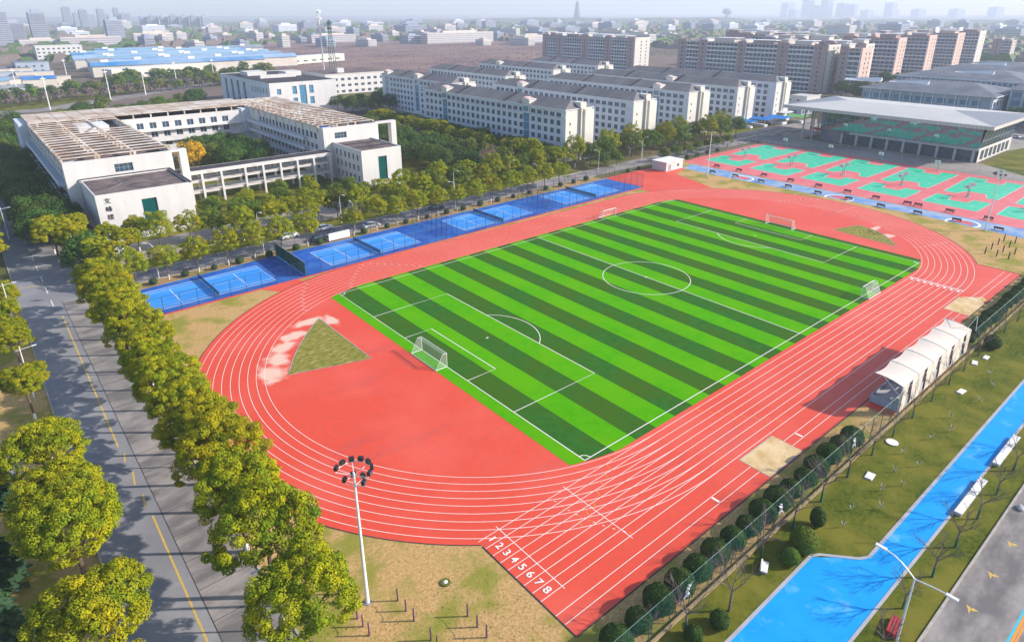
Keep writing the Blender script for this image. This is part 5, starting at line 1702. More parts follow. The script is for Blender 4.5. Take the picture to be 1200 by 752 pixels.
# annexes
def annex(x0, x1, y0, y1, H, wx0, wx1, winW, label_side):
    opsS = [(wx0, wx1, 2.0, 9.6)]
    wing(x0, x1, y0, y1, H, {'S': (opsS,), 'W': (winW,)}, name='annex_wall', roof_z=H - .35)
    wins((x0, y0, 0), (1, 0, 0), (0, -1, 0), opsS, nx=2, nz=4, g='tealglass', fr='darkgreen', name='tall_window')
    wins((x0, y1, 0), (0, -1, 0), (-1, 0, 0), winW, nx=2)


annex(-83.8, -62.3, 98.6, 119.0, 12.1, 9.6, 13.0, [(17.2, 18.4, 1.5, 8.5)], True)
annex(-10.0, 4.3, 106.0, 126.0, 12.1, 5.8, 8.9, grid_ops(20, 2.0, 2.9, 1.3, [1.8, 5.2, 8.5], 1.9), False)
mb = MB(); mb.box(-9.6, 4.0, 112, 112.5, 11.8, 12.25, 'bitumen'); mb.box(-9.6, 4.0, 119, 119.4, 11.8, 12.2, 'bitumen'); rel(mb).build('roof_edge', cb)
mb = MB(); mb.box(-62.55, -62.05, 98.4, 119.2, 12.108, 12.3, 'bitumen'); mb.box(-84, -62.1, 118.7, 119.1, 12.108, 12.35, 'bitumen'); rel(mb).build('roof_edge', cb)
mb = MB()
for a, b_ in (((-80, 104), (-76, 109)), ((-76, 109), (-69, 107)), ((-69, 107), (-66, 101)), ((-76, 109), (-76, 115))):
    mb.tube((a[0], a[1], 11.95), (b_[0], b_[1], 11.95), .06, 'steel', n=4)
rel(mb).build('lightning_cable', cb)
# lettering
for k, ch in enumerate('文峰楼'):
    cu = bpy.data.curves.new('lettering', 'FONT')
    cu.body = ch; cu.size = 1.45; cu.align_x = 'CENTER'; cu.align_y = 'CENTER'; cu.extrude = 0.05
    cu.materials.append(M['text'])
    o = text_mesh('lettering', cu)
    o.parent = cb
    o.location = (-81.4 - O.x, 98.52 - O.y, 10.4 - 2.0 * k); o.rotation_euler = (PI / 2, 0, 0)
# covered walkway between the wings
H = 9.7
mb = MB(); mb.box(-60.4, -12.6, 122.2, 127.6, H - .5, H - .02, 'plaster', top='bitumen'); mb.box(-60.4, -12.6, 122.0, 122.19, H - 1.1, H, 'plaster'); mb.box(-60.4, -12.6, 127.61, 127.8, H - .6, H + .0, 'plaster'); rel(mb).build('walkway_roof', cb)
for z in (3.3, 6.5):
    mb = MB(); mb.box(-60.4, -12.6, 122.15, 127.6, z - .35, z, 'plaster'); mb.box(-60.4, -12.6, 122.1, 122.2, z + .003, z + .38, 'pinkbuilding'); mb.box(-60.4, -12.6, 127.5, 127.6, z + .003, z + .5, 'plaster'); rel(mb).build('walkway_floor', cb)
colm = MB(); colm.box(-.28, .28, -.28, .28, 0, H - 1.0, 'plaster'); colm = colm.mesh('column')
for xk in (-59, -53.5, -48, -41, -35.5, -30, -24.5, -19, -13.4):
    for y_ in (121.8, 127.0):
        link('column', colm, cb, Vector((xk, y_, 0)) - O)
# red roof pennant tips on the walkway
mb = MB()
for xk in (-57, -51, -38, -26, -17):
    mb.box(xk - .7, xk + .7, 121.93, 121.995, H - .8, H - .3, 'pinkbuilding')
rel(mb).build('painted_plaque', cb)


# slatted roof frames
def pergola(x0, x1, y0, y1, z, step, along, skip=None):
    """slats run along `along`; beams across"""
    mb = MB()
    if along == 'x':
        y_ = y0; k = 0
        while y_ < y1:
            segs = [(x0, x1)]
            if skip:
                segs = [(a, b_) for a, b_ in ((x0, skip[0]), (skip[1], x1))] if skip[2] < y_ < skip[3] else segs
            for a, b_ in segs:
                mb.box(a, b_, y_, y_ + .9, z - .2, z, 'pergola')
            y_ += step; k += 1
    else:
        x_ = x0
        while x_ < x1:
            mb.box(x_, x_ + .55, y0, y1, z - .45, z, 'pergola'); x_ += step
    rel(mb).build('roof_slats', cb)
    mb = MB()
    if along == 'x':
        for i in range(4):
            xx = x0 + (x1 - x0) * i / 3
            mb.box(xx - .35, xx + .35, y0, y1, z - .65, z - .202, 'pergola')
            for j in range(int((y1 - y0) / 6)):
                mb.box(xx - .3, xx + .3, y0 + 6 * j, y0 + 6 * j + .6, 14.85, z - .652, 'pergola')
    else:
        for i in range(4):
            yy = y0 + (y1 - y0) * i / 3
            mb.box(x0, x1, yy - .35, yy + .35, z - 1.0, z - .452, 'pergola')
            for j in range(int((x1 - x0) / 6)):
                mb.box(x0 + 6 * j, x0 + 6 * j + .6, yy - .3, yy + .3, 14.65, z - 1.002, 'pergola')
    rel(mb).build('roof_beam', cb)


pergola(-86.4, -60.6, 123.5, 199, 17.25, 4.7, 'x', (-71, -61, 172, 192))
pergola(-12.4, 8.4, 131, 223, 17.25, 4.4, 'x')
# back wing: closely planked panels in rusty tones
mb = MB()
x_ = -86.4
while x_ < -14:
    mb.box(x_, x_ + 4.3, 201, 226, 17.0, 17.3, 'pergola'); x_ += 4.5
rel(mb).build('roof_panels', cb)
mb = MB()
for x_ in range(-84, -14, 6):
    mb.box(x_, x_ + .5, 201.4, 201.9, 14.7, 16.99, 'pergola'); mb.box(x_, x_ + .5, 221, 221.5, 14.7, 16.99, 'pergola')
rel(mb).build('roof_post', cb)
mb = MB(); mb.box(-74, -65, 183, 196, 14.9, 16.6, 'slab'); rel(mb).build('plant_room', cb)
mb = MB(); mb.box(-9.5, -7.8, 134, 136, 14.9, 16.2, 'blueD'); mb.box(-6, -4, 133, 135, 14.9, 16.0, 'slab'); rel(mb).build('water_tank', cb)

# ================================================================ dormitories
def dormitory(x0, y0, y1, w, H, label, dormers=(), detail=True, lim=100, group='white dormitory blocks'):
    root = empty('dormitory_block', (x0, y0, 0), 0, label, 'building', group)
    L_ = y1 - y0
    mb = MB()
    fl = (H - .6) / 6
    zs = [.9 + fl * k for k in range(5)]
    c0 = 2.6
    ops = []
    pitch_ = 3.55
    stair = [L_ - d - 1.9 for d in dormers]
    k = 0
    a = c0
    while a + 1.7 < L_ - 1.5:
        if not any(abs(a + .85 - (L_ - d)) < 2.6 for d in dormers):
            ops += [(a - .15, a + 1.85, z, z + 1.85) for z in zs]
            ops.append((a - .45, a + 2.1, .9 + fl * 5 - .15, .9 + fl * 5 + 1.65))
        a += pitch_
    # stair glazing
    st = [(L_ - d - 1.7, L_ - d + 1.7, 2.0, H - 3.2) for d in dormers]
    facade(mb, (0, L_, 0), (0, -1, 0), (-1, 0, 0), L_, H, ops + st, 'plaster2', .28)
    ns = [(2.0, 2.7, z + .1, z + 1.2) for z in zs] + [(w * .58, w * .58 + 1.0, H - 3.6, H - .9)]
    facade(mb, (0, 0, 0), (1, 0, 0), (0, -1, 0), w, H, ns, 'gable', .28)
    facade(mb, (w, 0, 0), (0, 1, 0), (1, 0, 0), L_, H, [], 'plaster2')
    facade(mb, (w, L_, 0), (-1, 0, 0), (0, 1, 0), w, H, [], 'plaster2')
    mb.build('wall', root)
    ops.sort(key=lambda q: (-round(q[0], 1), -q[2]))
    put_windows(root, (0, L_, 0), (0, -1, 0), (-1, 0, 0), ops, .28, nx=2, limit=lim)
    put_windows(root, (0, L_, 0), (0, -1, 0), (-1, 0, 0), st, .28, nx=2, nz=8, g='blueglass', name='stair_glazing')
    put_windows(root, (0, 0, 0), (1, 0, 0), (0, -1, 0), ns, .28, nx=1)
    # projecting half gable and stair tower on the near end
    mb = MB(); mb.box(w * .52, w * .56, -.9, -.002, 0, H + .6, 'gable'); mb.box(w * .68, w + .3, -.9, -.002, 0, H - .4, 'gable'); mb.box(w * .50, w * .72, -.7, 3.4, H + .01, H + 2.4, 'gable'); mb.build('end_tower', root)
    mb = MB()
    for z in (fl + .25, fl * 2 + .25, fl * 3 + .25, fl * 4 + .25):
        mb.box(-.06, -.003, .3, L_ - .3, z - .08, z + .08, 'slab')
    mb.box(-.5, -.003, -.2, L_ + .2, H - 2.75, H - 2.6, 'slab')
    mb.build('floor_band', root)
    mb = MB(); mb.box(-.7, w + .7, -.3, L_ + .7, H + .004, H + .28, 'slab'); mb.build('cornice', root)
    mb = MB()
    e0, e1, f0, f1, zr = -.6, w + .6, -.2, L_ + .6, H + 3.0
    zc = H + .285; mid = w / 2; rg0, rg1 = f0 + 4.5, f1 - 5.5
    A, B, C, D = (e0, f0, zc), (e1, f0, zc), (e1, f1, zc), (e0, f1, zc); R0, R1 = (mid, rg0, zr), (mid, rg1, zr)
    mb.face([D, A, R0, R1], 'roofgrey'); mb.face([B, C, R1, R0], 'roofgrey'); mb.face([A, B, R0], 'roofgrey'); mb.face([C, D, R1], 'roofgrey')
    ro = mb.build('roof', root)
    for t in (.36, .70):
        mb = MB(); yy = L_ * t
        mb.v = [(e0, yy, zc + .02), (e0, yy + 1.1, zc + .02), (mid, yy + 1.1, zr + .05), (mid, yy, zr + .05), (e0, yy, zc + .3), (e0, yy + 1.1, zc + .3), (mid, yy + 1.1, zr + .35), (mid, yy, zr + .35)]
        i = mb.mi('bitumen')
        mb.f = [(0, 1, 5, 4), (1, 2, 6, 5), (2, 3, 7, 6), (3, 0, 4, 7), (4, 5, 6, 7)]; mb.m = [i] * 5
        mb.build('fire_wall', ro)
    for d in dormers:
        mb = MB(); mb.box(-.35, 3.4, d - 2.1, d + 2.1, H - 3.0, H + 2.1, 'gable'); mb.box(-.7, 3.2, d - 2.3, d + 2.3, H + 2.103, H + 2.3, 'slab'); mb.build('dormer', root)
        mb = MB(); mb.face([(-.2, d - 1.5, H + 2.305), (3.0, d - 1.5, H + 2.305), (3.0, d + 1.5, H + 2.9), (-.2, d + 1.5, H + 2.9)], 'brick2'); mb.build('dormer_roof', root)
        link('window', window_mesh(3.0, 1.9, 3, 1, 'blueglass'), root, (-.37, d, H - 2.4), -PI / 2)
    return root


dormitory(66.6, 93.0, 189, 13.8, 19.0, 'long white dormitory with grey roof nearest the running track', (22, 78))
dormitory(105.2, 93.5, 184, 13.4, 19.0, 'second white dormitory from the track, gable behind the street trees', (70,))
dormitory(147.6, 97.5, 190, 14.6, 19.0, 'third white dormitory from the track', (18,))
dormitory(183.0, 95.2, 194, 13.5, 19.0, 'fourth white dormitory from the track, behind the blue shelters', (40, ))
dormitory(217.0, 94.7, 196, 13.0, 19.0, 'fifth white dormitory, nearest the gym', ())
dormitory(91.6, 200.5, 272, 14, 18.8, 'white dormitory at the left end beside the plaza, with two blue glazed stair bays', (34, 66))
dormitory(136.0, 212, 289, 14, 18.8, 'white dormitory in the back rank, second from the plaza', (), lim=60)
dormitory(188, 228, 306, 14, 18.8, 'white dormitory in the back rank, third from the plaza', (55,), lim=60)
dormitory(233, 232, 300, 14, 18.8, 'white dormitory farthest back, in front of the brick apartments', (), lim=60)

# ================================================================ library and other white buildings
root = empty('library_building', (32, 292, 0), 0, 'white block with dark flat roof behind the classroom building', 'building')
mb = MB(); W_, L_, H = 40, 84, 16
opsS = [(4, 6.4, 9.5, 12.6), (13, 15.6, 9.2, 13.6), (23, 25.6, 9.2, 13.6), (23, 25.6, 3.2, 7.2), (13, 15.6, 3.2, 7.2), (17.2, 21.2, 3.0, 14.0)]
facade(mb, (0, 0, 0), (1, 0, 0), (0, -1, 0), W_, H, opsS, 'plaster', .4)
opsW = [(8 + 11 * k, 12 + 11 * k, 1, 14) for k in range(4)] + grid_ops(84, 55, 4.5, 2.0, [3, 9.5], 3.2)
facade(mb, (0, L_, 0), (0, -1, 0), (-1, 0, 0), L_, H, opsW, 'plaster2', .6)
facade(mb, (W_, 0, 0), (0, 1, 0), (1, 0, 0), L_, H, [], 'plaster'); facade(mb, (W_, L_, 0), (-1, 0, 0), (0, 1, 0), W_, H, [], 'plaster')
mb.build('wall', root)
put_windows(root, (0, 0, 0), (1, 0, 0), (0, -1, 0), opsS, .4, nx=3, nz=2, g='blueglass')
put_windows(root, (0, L_, 0), (0, -1, 0), (-1, 0, 0), opsW, .6, nx=2, nz=3)
mb = MB(); mb.face([(.4, .4, H - .3), (W_ - .4, .4, H - .3), (W_ - .4, L_ - .4, H - .3), (.4, L_ - .4, H - .3)], 'bitumen'); mb.build('roof', root)
mb = MB(); mb.box(8, 30, 34, 36, H - .29, H + 1.6, 'plaster'); mb.box(26, 36, 40, 52, H - .29, H + 2.4, 'plaster'); mb.box(8, 20, 56, 70, H - .29, H + 2.0, 'plaster'); mb.build('roof_parapet', root)


def simple_block(name, x0, y0, w, d, H, wallm, roofm, label, cat='building', fl=3.2, wp=4.0, ww=1.8, sides='SW', group=None, winm='glass', pent=False, lim=60, rz=0.0):
    root = empty(name, (x0, y0, 0), rz, label, cat, group)
    mb = MB()
    nf = max(1, int((H - .6) // fl)); zs = [.9 + fl * k for k in range(nf)]; hh = min(1.7, fl * .55)
    oS = grid_ops(w, 1.2, wp, ww, zs, hh) if 'S' in sides else []
    oW = grid_ops(d, 1.2, wp, ww, zs, hh) if 'W' in sides else []
    facade(mb, (0, 0, 0), (1, 0, 0), (0, -1, 0), w, H, oS, wallm, .25); facade(mb, (0, d, 0), (0, -1, 0), (-1, 0, 0), d, H, oW, wallm, .25)
    facade(mb, (w, 0, 0), (0, 1, 0), (1, 0, 0), d, H, [], wallm); facade(mb, (w, d, 0), (-1, 0, 0), (0, 1, 0), w, H, [], wallm)
    mb.build('wall', root)
    q = MB()
    for o, u, n, ops in (((0, 0, 0), (1, 0, 0), (0, -1, 0), oS), ((0, d, 0), (0, -1, 0), (-1, 0, 0), oW)):
        if lim:
            put_windows(root, o, u, n, ops, .25, nx=2, limit=lim, g=winm)
        else:
            o = Vector(o); u = Vector(u); n = Vector(n)
            for a0_, a1_, z0, z1 in ops:
                q.face([o + u * a0_ + Vector((0, 0, z0)) - n * .22, o + u * a1_ + Vector((0, 0, z0)) - n * .22, o + u * a1_ + Vector((0, 0, z1)) - n * .22, o + u * a0_ + Vector((0, 0, z1)) - n * .22], winm)
    if q.f:
        q.build('glazing', root)
    mb = MB(); mb.face([(0, 0, H), (w, 0, H), (w, d, H), (0, d, H)], roofm); mb.box(-.2, w + .2, -.2, .1, H + .005, H + .5, wallm); mb.box(-.2, .1, .102, d + .2, H + .005, H + .5, wallm); mb.build('roof', root)
    if pent:
        mb = MB(); mb.box(w * .3, w * .3 + 5, d * .3, d * .3 + 5, H + .01, H + 3, wallm); mb.build('roof_hut', root)
    return root


simple_block('canteen_building', 92, 350, 52, 44, 13, 'plaster', 'roofbrown', 'cream white block with stepped roof behind the library, left of the bare field', wp=5, ww=2.6, fl=4, pent=True)

# telecom masts
pp = MB(); pp.tube((0, 0, 0), (0, 0, 19), .34, 'metalwhite', .2, n=6); pp.box(-1.6, 1.6, -.12, .12, 17.4, 17.8, 'metalwhite'); pp = pp.mesh('utility_pole')
for k, (x_, y_) in enumerate(((-88, 372), (-62, 388), (-26, 416), (-2, 432), (28, 470), (60, 486), (-30, 560), (-70, 470))):
    tag(link('utility_pole', pp, None, (x_, y_, 0), .6), f'tall pale pole beside the far road, {ORD[k]} from the left', 'pole', 'poles along the far road')
for (x_, y_, h, m_, lb) in ((139, 454, 56, 'metalwhite', 'thin white telecom mast behind the library'), (145, 449, 47, 'greensteel', 'green lattice telecom mast right of the thin white one')):
    root = empty('telecom_mast', (x_, y_, 0), 0, lb, 'telecom mast')
    mb = MB()
    if m_ == 'metalwhite':
        mb.tube((0, 0, 0), (0, 0, h), .75, m_, .35, n=8)
    else:
        n = 12
        for k in range(n):
            z0, z1 = h * k / n, h * (k + 1) / n; r0, r1 = 2.2 * (1 - k / n) + .5, 2.2 * (1 - (k + 1) / n) + .5
            c = [(-1, -1), (1, -1), (1, 1), (-1, 1)]
            for i in range(4):
                a, b_ = c[i], c[(i + 1) % 4]
                mb.tube((a[0] * r0, a[1] * r0, z0), (a[0] * r1, a[1] * r1, z1), .22, m_, n=4)
                mb.tube((a[0] * r0, a[1] * r0, z0), (b_[0] * r1, b_[1] * r1, z1), .13, m_, n=3)
    mb.build('mast', root)
    for z in (h * .86, h * .95):
        mb = MB()
        for i in range(8):
            a, b_ = 2 * PI * i / 8, 2 * PI * (i + 1) / 8
            mb.tube((1.7 * math.cos(a), 1.7 * math.sin(a), z), (1.7 * math.cos(b_), 1.7 * math.sin(b_), z), .16, m_, n=4)
            if i % 2 == 0:
                mb.box(1.8 * math.cos(a) - .25, 1.8 * math.cos(a) + .25, 1.8 * math.sin(a) - .25, 1.8 * math.sin(a) + .25, z - 1, z + 1.2, m_)
        mb.build('antenna_platform', root)

# ================================================================ gym
gx0, gx1, gy0, gy1 = 183.0, 222, -6.9, 53.0
root = empty('gym', (gx0, gy0, 0), 0, 'large glass-fronted gym with broad flat overhanging pale roof beside the basketball courts', 'building')
W_ = gx1 - gx0; L_ = gy1 - gy0
mb = MB()
mb.box(0.6, W_, .5, L_, 0.0, 5.2, 'roofslate'); mb.box(1.5, W_ - .3, 1.0, L_ - .3, 5.2, 12.9, 'roofslate')
mb.build('wall', root)
# upper glazing leaning out, mirrors the courts
mir = mat('mirror_curtain_glass', (0.13, 0.27, 0.32), rough=0.03, metal=0.95)
M['mirror'] = mir
mb = MB()
n = 26; rgm = random.Random(3)
for i in range(n):
    a, b_ = L_ * i / n, L_ * (i + 1) / n
    t1, t2 = rgm.uniform(-.012, .012), rgm.uniform(-.012, .012)
    for (z0, z1, o0, o1) in ((5.3, 9.0, -.1, -.12), (9.0, 12.9, -.12, -.14)):
        mb.face([(o0 + t1, b_, z0), (o0 + t2, a, z0), (o1 + t1 * .5, a, z1), (o1 + t2, b_, z1)], 'mirror')
mb.build('curtain_glazing', root)
mb = MB()
for i in range(n + 1):
    a = L_ * i / n
    mb.beam((-.16, a, 5.3), (-.2, a, 12.9), .09, .09, 'steel')
for z in (5.3, 7.8, 10.4):
    mb.beam((-.17, 0, z), (-.17, L_, z), .09, .09, 'steel')
mb.build('mullion', root)
# side glazing to the south
ops = [(2.5 + 5.0 * k, 6.3 + 5.0 * k, .5, 4.2) for k in range(7)]
mb = MB(); facade(mb, (-.6, -.35, 0), (1, 0, 0), (0, -1, 0), W_ + .4, 5.25, ops, 'plaster', .8); mb.build('side_wall', root)
put_windows(root, (-.6, -.35, 0), (1, 0, 0), (0, -1, 0), ops, .8, nx=2, nz=1)
mb = MB()
for i in range(9):
    a = W_ * i / 9; b_ = W_ * (i + 1) / 9
    mb.face([(a, 0.0, 5.3), (b_, 0.0, 5.3), (b_, -1.2, 12.9), (a, -1.2, 12.9)], 'glass')
    mb.beam((a, -.06, 5.3), (a, -1.26, 12.9), .14, .14, 'steel')
for z, o_ in ((7.8, -.45), (10.4, -.86)):
    mb.beam((0, o_, z), (W_, o_, z), .2, .1, 'steel')
mb.build('side_glazing', root)
# ground floor piers and canopy band
pier = MB(); pier.box(-.35, .35, -.4, .4, 0, 4.3, 'stone'); pier = pier.mesh('pier')
for k in range(9):
    link('pier', pier, root, (-.6, 1.2 + 6.1 * k, 0))
mb = MB(); mb.box(-1.1, .59, -.3, 47, 4.303, 5.2, 'stone'); mb.build('band', root)
mb = MB()
for k in range(8):
    mb.face([(.35, 1.8 + 6.1 * k, .3), (.35, 6.8 + 6.1 * k, .3), (.35, 6.8 + 6.1 * k, 4.2), (.35, 1.8 + 6.1 * k, 4.2)], 'glass')
mb.build('ground_glazing', root)
for k in range(3):
    mb = MB(); mb.tube((-1.5 + 7 * k, L_ + 7.0, 0), (-1.5 + 7 * k, L_ + 7.0, 13), .35, 'stone', n=10); mb.build('column', root)
mb = MB(); mb.box(-1.6, -1.0, L_ + 2.5, L_ + 3.1, 0, 13, 'stone'); mb.box(4, 4.6, L_ + .5, L_ + 4.0, 6.5, 12, 'pinkbuilding'); mb.box(4, 4.6, L_ + .5, L_ + 6.5, 3.5, 4.6, 'carred'); mb.build('end_frame', root)
# roof: thick fascia, long low hip with pale centre
e0, e1, f0, f1 = -6.2, W_ + 4, -4.6, L_ + 15.5
mb = MB(); mb.box(e0, e1, f0, f1, 13.0, 14.3, 'gymroof', bottom=True); mb.build('roof_fascia', root)
mb = MB()
for i in range(60):
    yy = f0 + (f1 - f0) * i / 60
    mb.box(e0 - .05, e0 - .003, yy, yy + .10, 13.0, 14.28, 'steel')
mb.build('fascia_joint', root)
mb = MB(); z0, z1 = 14.304, 15.9; mx_ = (e0 + e1) / 2
A, B, C, D = (e0, f0, z0), (e1, f0, z0), (e1, f1, z0), (e0, f1, z0); R0, R1 = (mx_, f0 + 21, z1), (mx_, f1 - 17, z1)
mb.face([D, A, R0, R1], 'gymroof'); mb.face([B, C, R1, R0], 'gymroof'); mb.face([A, B, R0], 'gymroof2'); mb.face([C, D, R1], 'gymroof2')
mb.build('roof', root)

# ================================================================ shelters by the dormitories
def shelter(x0, y0, w, d, h, m, label, open_=True, pitch_=.8):
    root = empty('market_shelter', (x0, y0, 0), 0, label, 'shelter', 'shelters behind the basketball courts')
    mb = MB(); ii = mb.mi(m)
    mb.face([(-.3, -.3, h), (w / 2, -.3, h + pitch_), (w / 2, d + .3, h + pitch_), (-.3, d + .3, h)], m); mb.face([(w / 2, -.3, h + pitch_), (w + .3, -.3, h), (w + .3, d + .3, h), (w / 2, d + .3, h + pitch_)], m)
    mb.face([(-.3, -.3, h), (w + .3, -.3, h), (w / 2, -.3, h + pitch_)], m); mb.face([(-.3, d + .3, h - .01), (w / 2, d + .3, h + pitch_), (w + .3, d + .3, h - .01)], m)
    mb.build('roof', root)
    for sx in (0.1, w - .1):
        for k in range(max(2, int(d / 4)) + 1):
            mb = MB(); mb.tube((sx, d * k / max(2, int(d / 4)), 0), (sx, d * k / max(2, int(d / 4)), h), .07, 'metalwhite'); mb.build('post', root)
    mb = MB(); mb.box(w * .3, w * .7, d * .1, d * .9, 0, 1.0, 'slab'); mb.build('counter', root)
    return root


for a in ((186, 88, 6, 12, 3.2, 'shadeblue', 'blue roofed shelter behind the street trees, left one'), (195, 86, 7, 11, 3.6, 'shadeblue', 'blue roofed kiosk, second from the left behind the street trees'),
          (207, 84, 11, 9, 3.2, 'shadeblue', 'wide blue roofed shelter in front of the last dormitory'), (219, 80, 8, 8, 3.2, 'shadegreen', 'small green roofed shelter beside the gym'),
          (222, 90, 8, 8, 4.0, 'slab', 'white roofed shelter behind the green one')):
    shelter(*a)
simple_block('pump_house', 262, 100, 16, 12, 8, 'gable', 'gymroof', 'small pale pink two storey house left of the gym', wp=5, fl=3.6)
simple_block('service_block', 246, 94, 12, 14, 6, 'greybuilding', 'roofslate', 'low grey service block between last dormitory and gym', wp=4)

# ================================================================ school complex on the right
def tiled_block(x0, y0, w, d, H, label, roof_h=3.4, bays=True, fl=4.0, gablets=()):
    root = empty('teaching_block', (x0, y0, 0), 0, label, 'building', 'grey roofed teaching blocks')
    mb = MB(); nf = int(H // fl)
    oW = grid_ops(d, 1.2, 5.2, 3.8, [.8 + fl * k for k in range(nf)], 2.4); oS = grid_ops(w, 1.5, 5.2, 3.0, [.8 + fl * k for k in range(nf)], 2.2)
    facade(mb, (0, d, 0), (0, -1, 0), (-1, 0, 0), d, H, oW, 'greybuilding', .5); facade(mb, (0, 0, 0), (1, 0, 0), (0, -1, 0), w, H, oS, 'plaster2', .4)
    facade(mb, (w, 0, 0), (0, 1, 0), (1, 0, 0), d, H, [], 'greybuilding'); facade(mb, (w, d, 0), (-1, 0, 0), (0, 1, 0), w, H, [], 'greybuilding')
    mb.build('wall', root)
    put_windows(root, (0, d, 0), (0, -1, 0), (-1, 0, 0), oW, .5, nx=2, nz=2, g='blueglass'); put_windows(root, (0, 0, 0), (1, 0, 0), (0, -1, 0), oS, .4, nx=2, nz=1)
    mb = MB()
    k = 0; a = .6
    while a < d:
        mb.box(-.35, -.004, a - .2, a + .2, 0, H - .1, 'slab'); a += 5.2
    mb.build('pilaster', root)
    mb = MB(); mb.box(-1.4, w + 1.4, -1.4, d + 1.4, H + .004, H + .4, 'slab'); mb.build('eaves', root)
    mb = MB(); e0, e1, f0, f1 = -1.3, w + 1.3, -1.3, d + 1.3; zc, zr = H + .41, H + roof_h; mid = w / 2; q = min(w, d) * .38
    A, B, C, D = (e0, f0, zc), (e1, f0, zc), (e1, f1, zc), (e0, f1, zc)
    R0, R1 = (mid, f0 + q, zr), (mid, f1 - q, zr)
    mb.face([D, A, R0, R1], 'roofslate'); mb.face([B, C, R1, R0], 'roofslate'); mb.face([A, B, R0], 'roofslate'); mb.face([C, D, R1], 'roofslate')
    ro = mb.build('roof', root)
    for gy in gablets:
        mb = MB(); x1_ = mid * .55; zz = zc + (zr - zc) * (x1_ - e0) / (mid - e0)
        mb.v = [(x1_ - 1.6, gy, zz - .5), (x1_ + 1.6, gy, zz + .2), (x1_ + 1.6, gy, zz + 1.9), (x1_ - 1.2, gy + 20, zz - .4), (x1_ + 1.6, gy + 20, zz + .2), (x1_ + 1.6, gy + 20, zz + .5)]
        i = mb.mi('whiteslab'); mb.f = [(0, 1, 2), (3, 5, 4), (0, 2, 5, 3)]; mb.m = [i] * 3; mb.build('skylight', ro)
    return root


tiled_block(284, 18, 44, 62, 13.5, 'long grey roofed hall with white columns directly behind the gym', 4.6, gablets=(34, 58))
tiled_block(300, -6, 36, 22, 16.5, 'grey roofed block with dark green windows at the right picture edge', 3.4, fl=4)
tiled_block(344, 20, 52, 66, 16.0, 'second grey roofed hall behind the first one', 4.6, gablets=(20,))
tiled_block(300, -38, 60, 24, 18, 'grey roofed block partly outside the right picture edge', 3.6)
tiled_block(420, 30, 60, 60, 16, 'third grey roofed hall, farthest back on the right', 5, gablets=(25,))
tiled_block(430, -10, 60, 30, 16, 'grey roofed hall far back at the right picture edge', 5)

